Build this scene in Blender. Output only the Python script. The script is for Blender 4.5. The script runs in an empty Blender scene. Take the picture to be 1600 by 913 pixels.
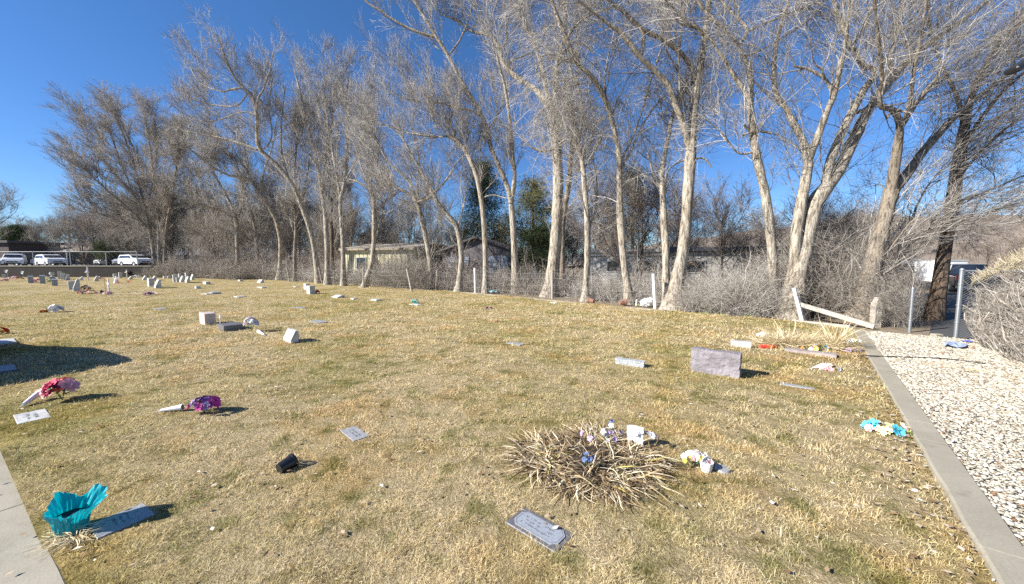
import bpy, math, random
import numpy as np
from mathutils import Vector, Matrix, Quaternion
rng = np.random.default_rng(7)
random.seed(7)
R = math.radians
sc = bpy.context.scene
COL = sc.collection
# ---------------------------------------------------------------- camera maths (used to read positions off the photo)
H = 1.85; PITCH = R(4.5); F = 581.0; CX, CY = 800.0, 456.5
CP, SP = math.cos(PITCH), math.sin(PITCH)
def ray(px, py):
    x = (px-CX)/F; y = -(py-CY)/F
    return np.array([x, CP + y*SP, -SP + y*CP])
def G(px, py, z=0.0):
    d = ray(px, py); t = (z-H)/d[2]
    return np.array([d[0]*t, d[1]*t, z])
def D(px, py, Y):
    d = ray(px, py); t = Y/d[1]
    return np.array([d[0]*t, Y, H + d[2]*t])
def scale_at(Y, z=0.0):          # photo pixels per metre at ground distance Y
    return F/(Y*CP - (z-H)*SP)
# ---------------------------------------------------------------- materials
MATS = {}
def newmat(name):
    m = bpy.data.materials.new(name); m.use_nodes = True
    nt = m.node_tree; b = nt.nodes['Principled BSDF']
    return m, nt, b
def N(nt, t, **kw):
    n = nt.nodes.new(t)
    for k, v in kw.items(): setattr(n, k, v)
    return n
def noise(nt, scale, detail=3, rough=.6, coord='Position', vec=None, stretch=None):
    n = N(nt, 'ShaderNodeTexNoise'); n.inputs['Scale'].default_value = scale
    n.inputs['Detail'].default_value = detail; n.inputs['Roughness'].default_value = rough
    if vec is None:
        if coord == 'Position': vec = N(nt, 'ShaderNodeNewGeometry').outputs['Position']
        else: vec = N(nt, 'ShaderNodeTexCoord').outputs['Object']
    if stretch:
        mp = N(nt, 'ShaderNodeMapping'); mp.inputs['Scale'].default_value = stretch
        nt.links.new(vec, mp.inputs['Vector']); vec = mp.outputs['Vector']
    nt.links.new(vec, n.inputs['Vector'])
    return n.outputs['Fac']
def ramp(nt, fac, stops, interp='LINEAR'):
    r = N(nt, 'ShaderNodeValToRGB'); cr = r.color_ramp; cr.interpolation = interp
    while len(cr.elements) < len(stops): cr.elements.new(.5)
    for e, (p, c) in zip(cr.elements, stops):
        e.position = p; e.color = (c, c, c, 1) if isinstance(c, (int, float)) else (*c, 1)
    nt.links.new(fac, r.inputs['Fac'])
    return r.outputs['Color']
def mix(nt, fac, a, b, mode='MIX'):
    m = N(nt, 'ShaderNodeMix', data_type='RGBA', blend_type=mode)
    for s, v in ((m.inputs[0], fac), (m.inputs[6], a), (m.inputs[7], b)):
        if hasattr(v, 'default_value') or hasattr(v, 'links'): nt.links.new(v, s)
        elif isinstance(v, tuple): s.default_value = (*v, 1) if len(v) == 3 else v
        else: s.default_value = v
    return m.outputs[2]
def bump(nt, b, h, strength=.5, dist=.02):
    bp = N(nt, 'ShaderNodeBump'); bp.inputs['Strength'].default_value = strength; bp.inputs['Distance'].default_value = dist
    nt.links.new(h, bp.inputs['Height']); nt.links.new(bp.outputs['Normal'], b.inputs['Normal'])
def M(name, col=(.5,.5,.5), rough=.8, var=.25, sc_=8, bmp=.15, metal=0, col2=None, bscale=60, bdist=.004, coord='Object', spec=None, emit=None, alpha=None, trans=0):
    if name in MATS: return MATS[name]
    m, nt, b = newmat(name)
    f = noise(nt, sc_, 4, .65, coord)
    c2 = col2 or tuple(max(0, x*(1-var)) for x in col)
    c1 = tuple(min(1, x*(1+var*.5)) for x in col)
    c = ramp(nt, f, [(.3, c2), (.7, c1)])
    nt.links.new(c, b.inputs['Base Color'])
    b.inputs['Roughness'].default_value = rough; b.inputs['Metallic'].default_value = metal
    if spec is not None: b.inputs['Specular IOR Level'].default_value = spec
    if bmp: bump(nt, b, noise(nt, bscale, 3, .6, coord), bmp, bdist)
    if trans: b.inputs['Transmission Weight'].default_value = trans
    MATS[name] = m
    return m
def attr_mat(name, stops, rough=.8, spec=.2, patch=None, trans=0.0, attr='rnd'):
    """colour per island from a float attribute, tinted by slow world-space patches"""
    m, nt, b = newmat(name)
    a = N(nt, 'ShaderNodeAttribute', attribute_name=attr)
    c = ramp(nt, a.outputs['Fac'], stops)
    if patch:
        for (s, lo, hi, colr, k) in patch:
            f = noise(nt, s, 3, .6)
            w = ramp(nt, f, [(lo, 0.0), (hi, k)])
            c = mix(nt, w, c, colr, 'MULTIPLY')
    nt.links.new(c, b.inputs['Base Color'])
    b.inputs['Roughness'].default_value = rough; b.inputs['Specular IOR Level'].default_value = spec
    if trans:
        t = N(nt, 'ShaderNodeBsdfTranslucent'); nt.links.new(c, t.inputs['Color'])
        ms = N(nt, 'ShaderNodeMixShader'); ms.inputs[0].default_value = trans
        out = nt.nodes['Material Output']
        nt.links.new(b.outputs[0], ms.inputs[1]); nt.links.new(t.outputs[0], ms.inputs[2]); nt.links.new(ms.outputs[0], out.inputs['Surface'])
    MATS[name] = m
    return m
# ---------------------------------------------------------------- objects
def link(o, parent=None, loc=None):
    COL.objects.link(o)
    if parent is not None: o.parent = parent
    if loc is not None: o.location = tuple(loc)
    return o
USED = set()
def tag(o, label=None, cat=None, group=None, kind=None):
    if label: o['label'] = label; o['category'] = cat
    if group: o['group'] = group
    if kind: o['kind'] = kind
    return o
def thing(name, label, cat, loc=(0,0,0), rz=0, group=None):
    o = bpy.data.objects.new(name, None); o.empty_display_size = .1
    link(o, None, loc); o.rotation_euler = (0, 0, rz)
    return tag(o, label, cat, group)
def np_mesh(name, V, Fq, mat, parent=None, loc=None, smooth=False, attrs=None, matidx=None):
    """V (n,3) float, Fq (m,k) int with k constant, or list of such arrays"""
    me = bpy.data.meshes.new(name)
    Fs = Fq if isinstance(Fq, list) else [Fq]
    Fs = [f for f in Fs if len(f)]
    V = np.asarray(V, dtype=np.float32)
    me.vertices.add(len(V)); me.vertices.foreach_set('co', V.ravel())
    loops = np.concatenate([f.ravel() for f in Fs]).astype(np.int32)
    tot = np.concatenate([np.full(len(f), f.shape[1]) for f in Fs]).astype(np.int32)
    st = np.concatenate([[0], np.cumsum(tot)[:-1]]).astype(np.int32)
    me.loops.add(len(loops)); me.loops.foreach_set('vertex_index', loops)
    me.polygons.add(len(tot)); me.polygons.foreach_set('loop_start', st); me.polygons.foreach_set('loop_total', tot)
    if smooth: me.polygons.foreach_set('use_smooth', np.ones(len(tot), dtype=bool))
    for an, av in (attrs or {}).items():
        a = me.attributes.new(an, 'FLOAT', 'POINT'); a.data.foreach_set('value', np.asarray(av, dtype=np.float32))
    me.update(calc_edges=True); me.validate()
    for mm in (mat if isinstance(mat, (list, tuple)) else [mat]): me.materials.append(mm)
    o = bpy.data.objects.new(name, me)
    link(o, parent, loc)
    return o
class MB:
    """small mesh builder"""
    def __init__(s): s.v = []; s.f = []; s.n = 0
    def add(s, V, Fc):
        V = [tuple(map(float, q)) for q in V]
        s.v += V; s.f += [tuple(i+s.n for i in f) for f in Fc]; s.n += len(V); return s
    def box(s, c, d, rz=0, rx=0, ry=0, taper=1.0, bev=0.0):
        hx, hy, hz = d[0]/2, d[1]/2, d[2]/2
        M3 = Matrix.Rotation(rz, 3, 'Z') @ Matrix.Rotation(ry, 3, 'Y') @ Matrix.Rotation(rx, 3, 'X')
        if bev <= 0:
            P = [(-hx,-hy,-hz),(hx,-hy,-hz),(hx,hy,-hz),(-hx,hy,-hz),(-hx*taper,-hy*taper,hz),(hx*taper,-hy*taper,hz),(hx*taper,hy*taper,hz),(-hx*taper,hy*taper,hz)]
            Fc = [(0,3,2,1),(4,5,6,7),(0,1,5,4),(1,2,6,5),(2,3,7,6),(3,0,4,7)]
        else:
            P = []; Fc = []; b = bev
            rings = [(-hz, b), (-hz+b, 0), (hz-b, 0), (hz, b)]
            for z, ins in rings:
                x, y = hx-ins, hy-ins
                P += [(-x+b if ins == 0 else -x, -y, z), (x-b if ins == 0 else x, -y, z), (x, -y+b if ins == 0 else -y, z), (x, y-b if ins == 0 else y, z),
                      (x-b if ins == 0 else x, y, z), (-x+b if ins == 0 else -x, y, z), (-x, y-b if ins == 0 else y, z), (-x, -y+b if ins == 0 else -y, z)]
            for k in range(3):
                for i in range(8):
                    j = (i+1) % 8; Fc.append((k*8+i, k*8+j, k*8+8+j, k*8+8+i))
            Fc.append(tuple(range(7, -1, -1))); Fc.append(tuple(range(24, 32)))
        P = [M3 @ Vector(p) + Vector(c) for p in P]
        return s.add(P, Fc)
    def tube(s, pts, r, sides=8, cap=True):
        pts = [Vector(tuple(p)) for p in pts]; rs = r if isinstance(r, (list, tuple)) else [r]*len(pts)
        V = []; Fc = []
        up = None
        for i, p in enumerate(pts):
            t = (pts[min(i+1, len(pts)-1)] - pts[max(i-1, 0)]).normalized()
            if up is None:
                up = t.orthogonal().normalized()
            up = (up - t*up.dot(t)).normalized(); w = t.cross(up)
            for k in range(sides):
                a = 2*math.pi*k/sides; V.append(p + (up*math.cos(a) + w*math.sin(a))*rs[i])
        for i in range(len(pts)-1):
            for k in range(sides):
                k2 = (k+1) % sides; Fc.append((i*sides+k, i*sides+k2, (i+1)*sides+k2, (i+1)*sides+k))
        if cap: Fc.append(tuple(range(sides-1, -1, -1))); Fc.append(tuple((len(pts)-1)*sides+k for k in range(sides)))
        return s.add(V, Fc)
    def lathe(s, prof, c=(0,0,0), seg=16, close=True):
        V = []; Fc = []
        for (r, z) in prof:
            for k in range(seg):
                a = 2*math.pi*k/seg; V.append((c[0]+r*math.cos(a), c[1]+r*math.sin(a), c[2]+z))
        for i in range(len(prof)-1):
            for k in range(seg):
                k2 = (k+1) % seg; Fc.append((i*seg+k, i*seg+k2, (i+1)*seg+k2, (i+1)*seg+k))
        if close: Fc.append(tuple(range(seg-1, -1, -1))); Fc.append(tuple((len(prof)-1)*seg+k for k in range(seg)))
        return s.add(V, Fc)
    def ball(s, c, r, seg=8, ring=5, jit=0.0):
        V = []; Fc = []; rr = (r, r, r) if isinstance(r, (int, float)) else r
        for i in range(1, ring):
            a = math.pi*i/ring
            for k in range(seg):
                b = 2*math.pi*k/seg; q = 1+random.uniform(-jit, jit)
                V.append((c[0]+rr[0]*q*math.sin(a)*math.cos(b), c[1]+rr[1]*q*math.sin(a)*math.sin(b), c[2]+rr[2]*q*math.cos(a)))
        V.append((c[0], c[1], c[2]+rr[2])); V.append((c[0], c[1], c[2]-rr[2])); T = len(V)-2; B = len(V)-1
        for i in range(ring-2):
            for k in range(seg):
                k2 = (k+1) % seg; Fc.append((i*seg+k, (i+1)*seg+k, (i+1)*seg+k2, i*seg+k2))
        for k in range(seg):
            k2 = (k+1) % seg; Fc.append((T, k, k2)); Fc.append((B, (ring-2)*seg+k2, (ring-2)*seg+k))
        return s.add(V, Fc)
    def prism(s, poly, y0, y1, axis='y'):
        """poly in (x,z) extruded along y (or poly (x,y) along z)"""
        n = len(poly)
        if axis == 'y': V = [(p[0], y0, p[1]) for p in poly] + [(p[0], y1, p[1]) for p in poly]
        else: V = [(p[0], p[1], y0) for p in poly] + [(p[0], p[1], y1) for p in poly]
        Fc = [tuple(range(n)), tuple(range(2*n-1, n-1, -1))] + [(i, i+n, (i+1) % n+n, (i+1) % n) for i in range(n)]
        return s.add(V, Fc)
    def build(s, name, mat, parent=None, smooth=False, loc=None, fixn=True):
        me = bpy.data.meshes.new(name); me.from_pydata(s.v, [], s.f)
        if fixn:
            import bmesh
            bm = bmesh.new(); bm.from_mesh(me); bmesh.ops.recalc_face_normals(bm, faces=bm.faces); bm.to_mesh(me); bm.free()
        if smooth:
            for p in me.polygons: p.use_smooth = True
        me.materials.append(mat)
        o = bpy.data.objects.new(name, me); link(o, parent, loc)
        return o
def copy_tree(o, parent=None):
    c = o.copy(); COL.objects.link(c)
    if parent is not None: c.parent = parent
    for ch in list(o.children): copy_tree(ch, c)
    return c
# ---------------------------------------------------------------- vectorised tubes
def nrm(a): return a/np.maximum(np.linalg.norm(a, axis=-1, keepdims=True), 1e-9)
def tubes(P, Rr, S=3, rnd=None):
    """P (n,k,3) polylines, Rr (n,k) radii -> verts, quads, per-vertex rnd"""
    n, k, _ = P.shape
    T = np.empty_like(P); T[:, 1:-1] = P[:, 2:]-P[:, :-2]; T[:, 0] = P[:, 1]-P[:, 0]; T[:, -1] = P[:, -1]-P[:, -2]
    T = nrm(T)
    ref = np.where(np.abs(T[:, :1, 2:3]) > .85, np.array([1., 0, 0]), np.array([0, 0, 1.]))
    ref = np.broadcast_to(ref, P.shape)
    A = nrm(np.cross(T, ref)); B = np.cross(T, A)
    ang = np.arange(S)*2*np.pi/S
    V = P[:, :, None, :] + Rr[:, :, None, None]*(A[:, :, None, :]*np.cos(ang)[None, None, :, None] + B[:, :, None, :]*np.sin(ang)[None, None, :, None])
    V = V.reshape(-1, 3)
    i = np.arange(n)[:, None, None]; j = np.arange(k-1)[None, :, None]; s = np.arange(S)[None, None, :]; s2 = (s+1) % S
    b = (i*k+j)*S
    Q = np.stack([b+s, b+s2, b+S+s2, b+S+s], -1).reshape(-1, 4)
    r = np.repeat(rng.random(n) if rnd is None else rnd, k*S)
    return V, Q, r
def merge(parts):
    Vs, Qs, rs, o = [], [], [], 0
    for V, Q, r in parts:
        Vs.append(V); Qs.append(Q+o); rs.append(r); o += len(V)
    return np.concatenate(Vs), np.concatenate(Qs), np.concatenate(rs)
def catmull(pts, n):
    pts = np.asarray(pts, float); k = len(pts)
    if k == 2: 
        t = np.linspace(0, 1, n)[:, None]; return pts[0]*(1-t)+pts[1]*t
    ext = np.vstack([2*pts[0]-pts[1], pts, 2*pts[-1]-pts[-2]])
    u = np.linspace(0, k-1-1e-6, n); i = u.astype(int); f = (u-i)[:, None]
    p0, p1, p2, p3 = ext[i], ext[i+1], ext[i+2], ext[i+3]
    return .5*((2*p1)+(-p0+p2)*f+(2*p0-5*p1+4*p2-p3)*f**2+(-p0+3*p1-3*p2+p3)*f**3)
def spawn(P, Rr, n, t0, ang, length, K, up=.25, wig=.18, rk=.012, rmin=.004, lexp=.5, bias=None, rpar=.55, tip=.25, cl=None):
    """n children over polylines P (m,k,3); returns children (n,K,3) and radii"""
    m, k, _ = P.shape
    L = np.linalg.norm(np.diff(P, axis=1), axis=2).sum(1)
    idx = rng.choice(m, n, p=L/L.sum()); t = t0 + (1-t0)*rng.random(n)**.85
    u = t*(k-1); i = np.minimum(u.astype(int), k-2); f = (u-i)[:, None]
    st = P[idx, i]*(1-f)+P[idx, i+1]*f; tg = nrm(P[idx, i+1]-P[idx, i])
    pr = Rr[idx, i]*(1-f[:, 0])+Rr[idx, i+1]*f[:, 0]
    q = rng.normal(size=(n, 3)); q = nrm(q-tg*(q*tg).sum(1, keepdims=True))
    a = R(ang)*(rng.random(n)*.8+.6)[:, None]
    d = np.cos(a)*tg+np.sin(a)*q; d[:, 2] += up
    if bias is not None: d = d + np.asarray(bias)
    d = nrm(d)
    ln = length*(.45+.85*rng.random(n)) if np.isscalar(length) else length[0]*(L[idx]*length[1])**lexp
    ln = ln*(1-.45*t) if np.isscalar(length) else ln*(.5+.8*rng.random(n))*(1-.4*t)
    out = np.empty((n, K, 3)); out[:, 0] = st; stp = (ln/(K-1))[:, None]
    for s in range(1, K):
        d = nrm(d + rng.normal(size=(n, 3))*wig + np.array([0, 0, up*.35])); out[:, s] = out[:, s-1]+d*stp
    r0 = np.clip(np.minimum(pr*rpar, ln*rk), rmin, None)
    rad = r0[:, None]*np.linspace(1, tip, K)[None, :]; rad = np.maximum(rad, rmin*.6)
    return out, rad
# ================================================================ camera, light, sky
cam = bpy.data.cameras.new('camera'); camo = bpy.data.objects.new('camera', cam); link(camo, None, (0, 0, H))
camo.rotation_euler = (R(90)-PITCH, 0, 0); cam.sensor_width = 36; cam.lens = F/1600*36
cam.clip_start = .05; cam.clip_end = 20000
sc.camera = camo
SUN_EL, SUN_AZ = R(31), R(20)          # shadows run towards +X, a little towards +Y
sd = Vector((math.cos(SUN_AZ)*math.cos(SUN_EL), math.sin(SUN_AZ)*math.cos(SUN_EL), -math.sin(SUN_EL)))
sl = bpy.data.lights.new('sun', 'SUN'); sl.energy = 5.0; sl.angle = R(.5); sl.color = (1, .95, .87)
so = bpy.data.objects.new('sun', sl); link(so, None, (-20, -10, 30)); so.rotation_euler = sd.to_track_quat('-Z', 'Y').to_euler()
w = bpy.data.worlds.new('World'); sc.world = w; w.use_nodes = True
nt = w.node_tree; bg = nt.nodes['Background']
sky = nt.nodes.new('ShaderNodeTexSky'); sky.sky_type = 'NISHITA'; sky.sun_disc = False
sky.sun_elevation = SUN_EL
sky.sun_rotation = math.atan2(-sd.x, -sd.y)     # clockwise from +Y towards +X
sky.altitude = 1500; sky.air_density = 1.15; sky.dust_density = .0; sky.ozone_density = 3.0
hs = nt.nodes.new('ShaderNodeHueSaturation'); hs.inputs['Saturation'].default_value = 1.22; hs.inputs['Hue'].default_value = .506
tc = N(nt, 'ShaderNodeTexCoord'); sp = N(nt, 'ShaderNodeSeparateXYZ'); nt.links.new(tc.outputs['Generated'], sp.inputs[0])
gr = ramp(nt, sp.outputs['Z'], [(0.0, (.70, .86, 1.12)), (.22, (.86, .97, 1.14)), (.55, (1.12, 1.16, 1.18)), (1.0, (1.12, 1.16, 1.18))])
nt.links.new(sky.outputs[0], hs.inputs['Color']); nt.links.new(mix(nt, 1.0, hs.outputs[0], gr, 'MULTIPLY'), bg.inputs['Color'])
bg.inputs['Strength'].default_value = .066
sc.view_settings.view_transform = 'Standard'; sc.view_settings.look = 'None'; sc.view_settings.gamma = 1
sc.view_settings.exposure = 1.04; sc.view_settings.use_curve_mapping = False
sc.render.engine = 'CYCLES'
sc.cycles.max_bounces = 5; sc.cycles.diffuse_bounces = 3; sc.cycles.transparent_max_bounces = 4
sc.cycles.use_denoising = False
sc.render.film_transparent = False

# directions of the plot grid
UA = R(-39); U2 = np.array([math.cos(UA), math.sin(UA)]); V2 = np.array([-U2[1], U2[0]])
# kerb line between lawn and gravel (top edge, lawn side)
kA = G(1350, 560, .08)[:2]; kB = G(1555, 913, .08)[:2]; kdir = (kA-kB)/np.linalg.norm(kA-kB)
kfar = G(1333, 515, .08)[:2]; knear = kB-kdir*2.6
kdir = (kfar-knear)/np.linalg.norm(kfar-knear); kn = np.array([kdir[1], -kdir[0]])     # towards the gravel
KW = .22
# tree-line edging
eA = G(1333, 514)[:2]; eB = G(880, 472)[:2]; edir = (eB-eA)/np.linalg.norm(eB-eA); en = np.array([edir[1], -edir[0]])
if en[1] < 0: en = -en
# mow strip on the left
sA = G(0, 690)[:2]; sB = G(105, 913)[:2]; sdir = (sA-sB)/np.linalg.norm(sA-sB); sn = np.array([sdir[1], -sdir[0]])
if sn[0] > 0: sn = -sn     # towards the lane (away from lawn)
SW = .24
# ---------------------------------------------------------------- ground sheets
def flat(name, poly, z, mat, kind='structure', sub=None):
    mb = MB(); mb.add([(p[0], p[1], z) for p in poly], [tuple(range(len(poly)))])
    o = mb.build(name, mat); tag(o, kind=kind); return o
# wide dry ground
m, nt, b = newmat('dry_ground')
f1 = noise(nt, .15, 5); f2 = noise(nt, 9, 5, .7)
c = mix(nt, .5, ramp(nt, f1, [(.3, (.16, .12, .075)), (.7, (.30, .235, .15))]), ramp(nt, f2, [(.25, (.07, .05, .035)), (.75, (.36, .29, .2))]))
nt.links.new(c, b.inputs['Base Color']); b.inputs['Roughness'].default_value = 1; bump(nt, b, f2, .8, .03)
flat('ground', [(-6000, -200), (6000, -200), (6000, 9000), (-6000, 9000)], -.03, m)
MATS['dry_ground'] = m
# lawn
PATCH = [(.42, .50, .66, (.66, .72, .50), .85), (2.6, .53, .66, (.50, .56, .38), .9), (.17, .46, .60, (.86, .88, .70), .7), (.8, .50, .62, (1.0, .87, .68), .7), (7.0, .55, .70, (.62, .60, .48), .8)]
m, nt, b = newmat('lawn')
f2 = noise(nt, 55, 4, .7); f3 = noise(nt, 11, 5, .72)
c = ramp(nt, f2, [(.30, (.06, .045, .02)), (.50, (.36, .275, .15)), (.70, (.78, .64, .41))])
c = mix(nt, .45, c, ramp(nt, f3, [(.3, (.30, .235, .12)), (.60, (.78, .63, .38))]))
# greener, darker streaks lie across the slope
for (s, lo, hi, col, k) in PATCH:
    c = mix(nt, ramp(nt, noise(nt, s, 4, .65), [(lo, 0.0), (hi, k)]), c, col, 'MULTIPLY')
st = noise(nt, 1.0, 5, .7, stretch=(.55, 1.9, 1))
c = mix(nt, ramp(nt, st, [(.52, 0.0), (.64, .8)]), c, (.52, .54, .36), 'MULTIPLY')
nt.links.new(c, b.inputs['Base Color']); b.inputs['Roughness'].default_value = .95; b.inputs['Specular IOR Level'].default_value = .1
ad = N(nt, 'ShaderNodeMath', operation='ADD'); nt.links.new(f2, ad.inputs[0]); nt.links.new(f3, ad.inputs[1])
bump(nt, b, ad.outputs[0], 1.0, .05)
MATS['lawn'] = m
# undulation used by ground and blades alike
_ph = rng.random((24, 3)); _fr = rng.normal(size=(24, 2))*1.0
def und(x, y):
    z = np.zeros_like(x)
    for i in range(24):
        s = (.5, 1.1, 2.3)[i % 3]; a = (.012, .007, .004)[i % 3]
        z += a*np.sin(_fr[i, 0]*s*x*1.2+_fr[i, 1]*s*2.0*y+_ph[i, 0]*6.28)
    z = .022+.7*z
    return np.where(z > -.005, z, -.005+.25*(z+.005))
farL = G(235, 430.5)[:2]
lawn_poly = [tuple(kfar), tuple(knear), tuple(sB-sdir*1.2+np.array([.6, -.9])), tuple(sB-sdir*1.2), tuple(sA+sdir*14)]
def inside(x, y):
    p = np.stack([x, y], -1)
    a = (p-knear)@kn < 0                       # left of kerb
    b_ = (p-eA)@en < .05                    # near side of edging
    c_ = (p-sA)@sn < 0                      # lawn side of strip
    return a & b_ & c_
gx = np.unique(np.concatenate([np.linspace(-75, -12, 90), np.linspace(-12, 12, 200)])); gy = np.unique(np.concatenate([np.linspace(-1.2, 12, 120), np.linspace(12, 60, 90)]))
X, Y = np.meshgrid(gx, gy); Z = und(X, Y)*np.clip((Y+1)/3, .3, 1)
ny, nx = X.shape
# clamp vertices onto the boundary lines so the sheet ends cleanly
def clampline(X, Y, o, nrmv, lim):
    d = (X-o[0])*nrmv[0]+(Y-o[1])*nrmv[1]-lim; d = np.maximum(d, 0)
    return X-nrmv[0]*d, Y-nrmv[1]*d
idx = np.arange(ny*nx).reshape(ny, nx)
Q = np.stack([idx[:-1, :-1], idx[:-1, 1:], idx[1:, 1:], idx[1:, :-1]], -1).reshape(-1, 4)
cx = X.ravel()[Q].mean(1); cy = Y.ravel()[Q].mean(1); pc = np.stack([cx, cy], -1)
ok = ((pc-knear)@kn < .12) & ((pc-eA)@en < .4) & ((pc-sA)@sn < .12)
Q = Q[ok]
X, Y = clampline(X, Y, knear, kn, .03); X, Y = clampline(X, Y, eA, en, .04); X, Y = clampline(X, Y, sA, sn, .03)
vv = np.stack([X.ravel(), Y.ravel(), Z.ravel()], -1)
us = np.unique(Q); rm = np.full(len(vv), -1); rm[us] = np.arange(len(us))
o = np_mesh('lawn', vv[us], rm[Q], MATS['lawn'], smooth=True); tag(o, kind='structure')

# ---------------------------------------------------------------- concrete
m, nt, b = newmat('concrete')
f1 = noise(nt, 1.6, 5, .7); f2 = noise(nt, 70, 4, .7); f3 = noise(nt, 9, 4, .7)
c = mix(nt, .4, ramp(nt, f1, [(.3, (.25, .228, .172)), (.7, (.40, .365, .285))]), ramp(nt, f2, [(.25, (.19, .17, .13)), (.75, (.44, .40, .32))]))
c = mix(nt, ramp(nt, f3, [(.56, 0.0), (.72, .5)]), c, (.62, .60, .55), 'MULTIPLY')
nt.links.new(c, b.inputs['Base Color']); b.inputs['Roughness'].default_value = .92; bump(nt, b, f2, .4, .004)
MATS['concrete'] = m
def strip(name, p0, p1, nvec, w, z0, z1, joints, label, cat, bev=.012, jw=.011):
    """kerb in cast lengths with joints between them"""
    root = thing(name, label, cat, (p0[0], p0[1], 0))
    d = (p1-p0); L = np.linalg.norm(d); d = d/L
    cuts = [0.0]+[j for j in joints if 0 < j < L]+[L]
    for a, b2 in zip(cuts[:-1], cuts[1:]):
        n = max(2, int((b2-a-jw)/.25)); mb = MB(); V = []
        for t in np.linspace(a+jw/2, b2-jw/2, n+1):
            wob = .0035*math.sin(t*7.1)+.0025*math.sin(t*17)
            q = d*t
            for (o_, z) in ((0+wob-.012, z0), (0+wob-.012+.008, z1-bev), (bev+wob, z1), (w-bev, z1+.001), (w, z1-bev), (w+.004, z0)):
                V.append((q[0]+nvec[0]*o_, q[1]+nvec[1]*o_, z))
        Fc = []
        for i in range(n):
            for k in range(5): Fc.append((i*6+k, i*6+k+1, i*6+7+k, i*6+6+k))
        Fc += [tuple(range(5, -1, -1)), tuple(n*6+k for k in range(6))]
        mb.add(V, Fc); mb.build('kerb_length', MATS['concrete'], root)
    return root
def tparam(px, py, p0, d, z=.08): return float((G(px, py, z)[:2]-p0)@d)
kd = -kdir
js = [tparam(1411, 655, kfar, kd), tparam(1425, 684, kfar, kd), tparam(1535, 855, kfar, kd)]
js = sorted(js+[js[0]-1.55, js[0]-3.1])
strip('concrete_kerb', kfar, knear, kn, KW, -.06, .085, js, 'raised grey concrete kerb between the dry lawn and the white stone bed', 'kerb')
js2 = [float((G(50, 785)[:2]-(sA+sdir*16))@(-sdir))]; js2 = sorted([js2[0]+k*1.5 for k in range(-9, 4)])
strip('concrete_mow_strip', sA+sdir*16, sB-sdir*2.2, sn, SW, -.06, .012, js2, 'flat concrete mowing strip at the left corner beside the teal wrapped pot', 'kerb')
strip('concrete_edging', eA+edir*.0, eA+edir*20, en, .10, -.05, .03, [1.6*k for k in range(1, 12)], 'thin pale concrete edging below the trees at the back of the lawn', 'kerb', bev=.008)
# lane behind the strip
m, nt, b = newmat('asphalt')
f2 = noise(nt, 120, 4, .7); f1 = noise(nt, .8, 5)
c = mix(nt, .5, ramp(nt, f1, [(.3, (.045, .044, .043)), (.7, (.075, .073, .07))]), ramp(nt, f2, [(.3, (.03, .03, .03)), (.75, (.12, .118, .11))]))
nt.links.new(c, b.inputs['Base Color']); b.inputs['Roughness'].default_value = .9; bump(nt, b, f2, .5, .006)
MATS['asphalt'] = m
q0 = sA+sdir*40+sn*(SW+.01); q1 = sB-sdir*8+sn*(SW+.01)
flat('lane', [q0, q1, q1+sn*6, q0+sn*6], -.012, MATS['asphalt'])
# alley beyond the gate gap
a0 = G(1452, 521)[:2]; ad_ = G(1467, 450)[:2]-a0; ad_ /= np.linalg.norm(ad_); an = np.array([ad_[1], -ad_[0]])
flat('alley', [a0-ad_*.2, a0+ad_*70, a0+ad_*70+an*4.6, a0-ad_*.2+an*4.6], -.018, MATS['asphalt'])
# gravel bed base
m, nt, b = newmat('gravel_base')
f2 = noise(nt, 40, 4, .7)
c = ramp(nt, f2, [(.3, (.24, .21, .165)), (.7, (.60, .56, .47))])
nt.links.new(c, b.inputs['Base Color']); bump(nt, b, f2, 1, .02)
g0 = kfar+kn*(KW+.004); g1 = knear+kn*(KW+.004)
flat('gravel_bed', [g0, g1, g1+kn*6, g0+kn*3.4], .045, m)
# hills
def hills(name, pts, col, col2, Y):
    mm = M(name+'_rock', col, 1, .3, .01, 0, col2=col2, coord='Object')
    mb = MB(); V = []; Fc = []
    n = len(pts)
    for (x, y, yy) in pts:
        p = D(x, y, yy); V += [(p[0], p[1]-yy*.25, -2), (p[0], p[1]-yy*.08, p[2]*.6), tuple(p), (p[0]*1.05, p[1]*1.3, -2)]
    for i in range(n-1):
        for k in range(3): Fc.append((i*4+k, i*4+k+1, i*4+5+k, i*4+4+k))
    mb.add(V, Fc); o = mb.build(name, mm); tag(o, kind='structure'); return o
def ridge(x0, x1, ybase, amp, Yd, n=60, seed=1):
    r = np.random.default_rng(seed); xs = np.linspace(x0, x1, n); y = np.zeros(n)
    for k in range(1, 9): y += np.sin(xs*.004*k*1.7+r.random()*6)*amp/k
    return [(x, ybase-yy, Yd) for x, yy in zip(xs, y)]
hills('hills', [(x, y+ (0 if x < 200 else 0), Y) for x, y, Y in ridge(-500, 500, 388, 7, 2600, 60, 3)], (.11, .12, .15), (.17, .17, .19), 2600)
hills('mesa', ridge(420, 2300, 392, 5, 1300, 90, 5), (.17, .16, .17), (.27, .24, .22), 1300)

# brown hillside rising on the right behind the alley
def hill_z(x, y): return max(0.0, min(1.0, (y-52)/70))**1.2*max(0.0, min(1.0, (x-38)/75))*17
mb = MB(); nx_, ny_ = 40, 20; V = []
for j in range(ny_+1):
    for i in range(nx_+1):
        x = 30+i*12; y = 50+j*12; V.append((x, y, hill_z(x, y)-.02+.5*math.sin(x*.13)*math.sin(y*.11)*min(1, hill_z(x, y))))
mb.add(V, [(j*(nx_+1)+i, j*(nx_+1)+i+1, (j+1)*(nx_+1)+i+1, (j+1)*(nx_+1)+i) for j in range(ny_) for i in range(nx_)])
tag(mb.build('hillside', M('scrub_slope', (.25, .20, .15), 1, .4, .25, .8, bscale=3, bdist=.2), fixn=False), kind='structure')
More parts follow.
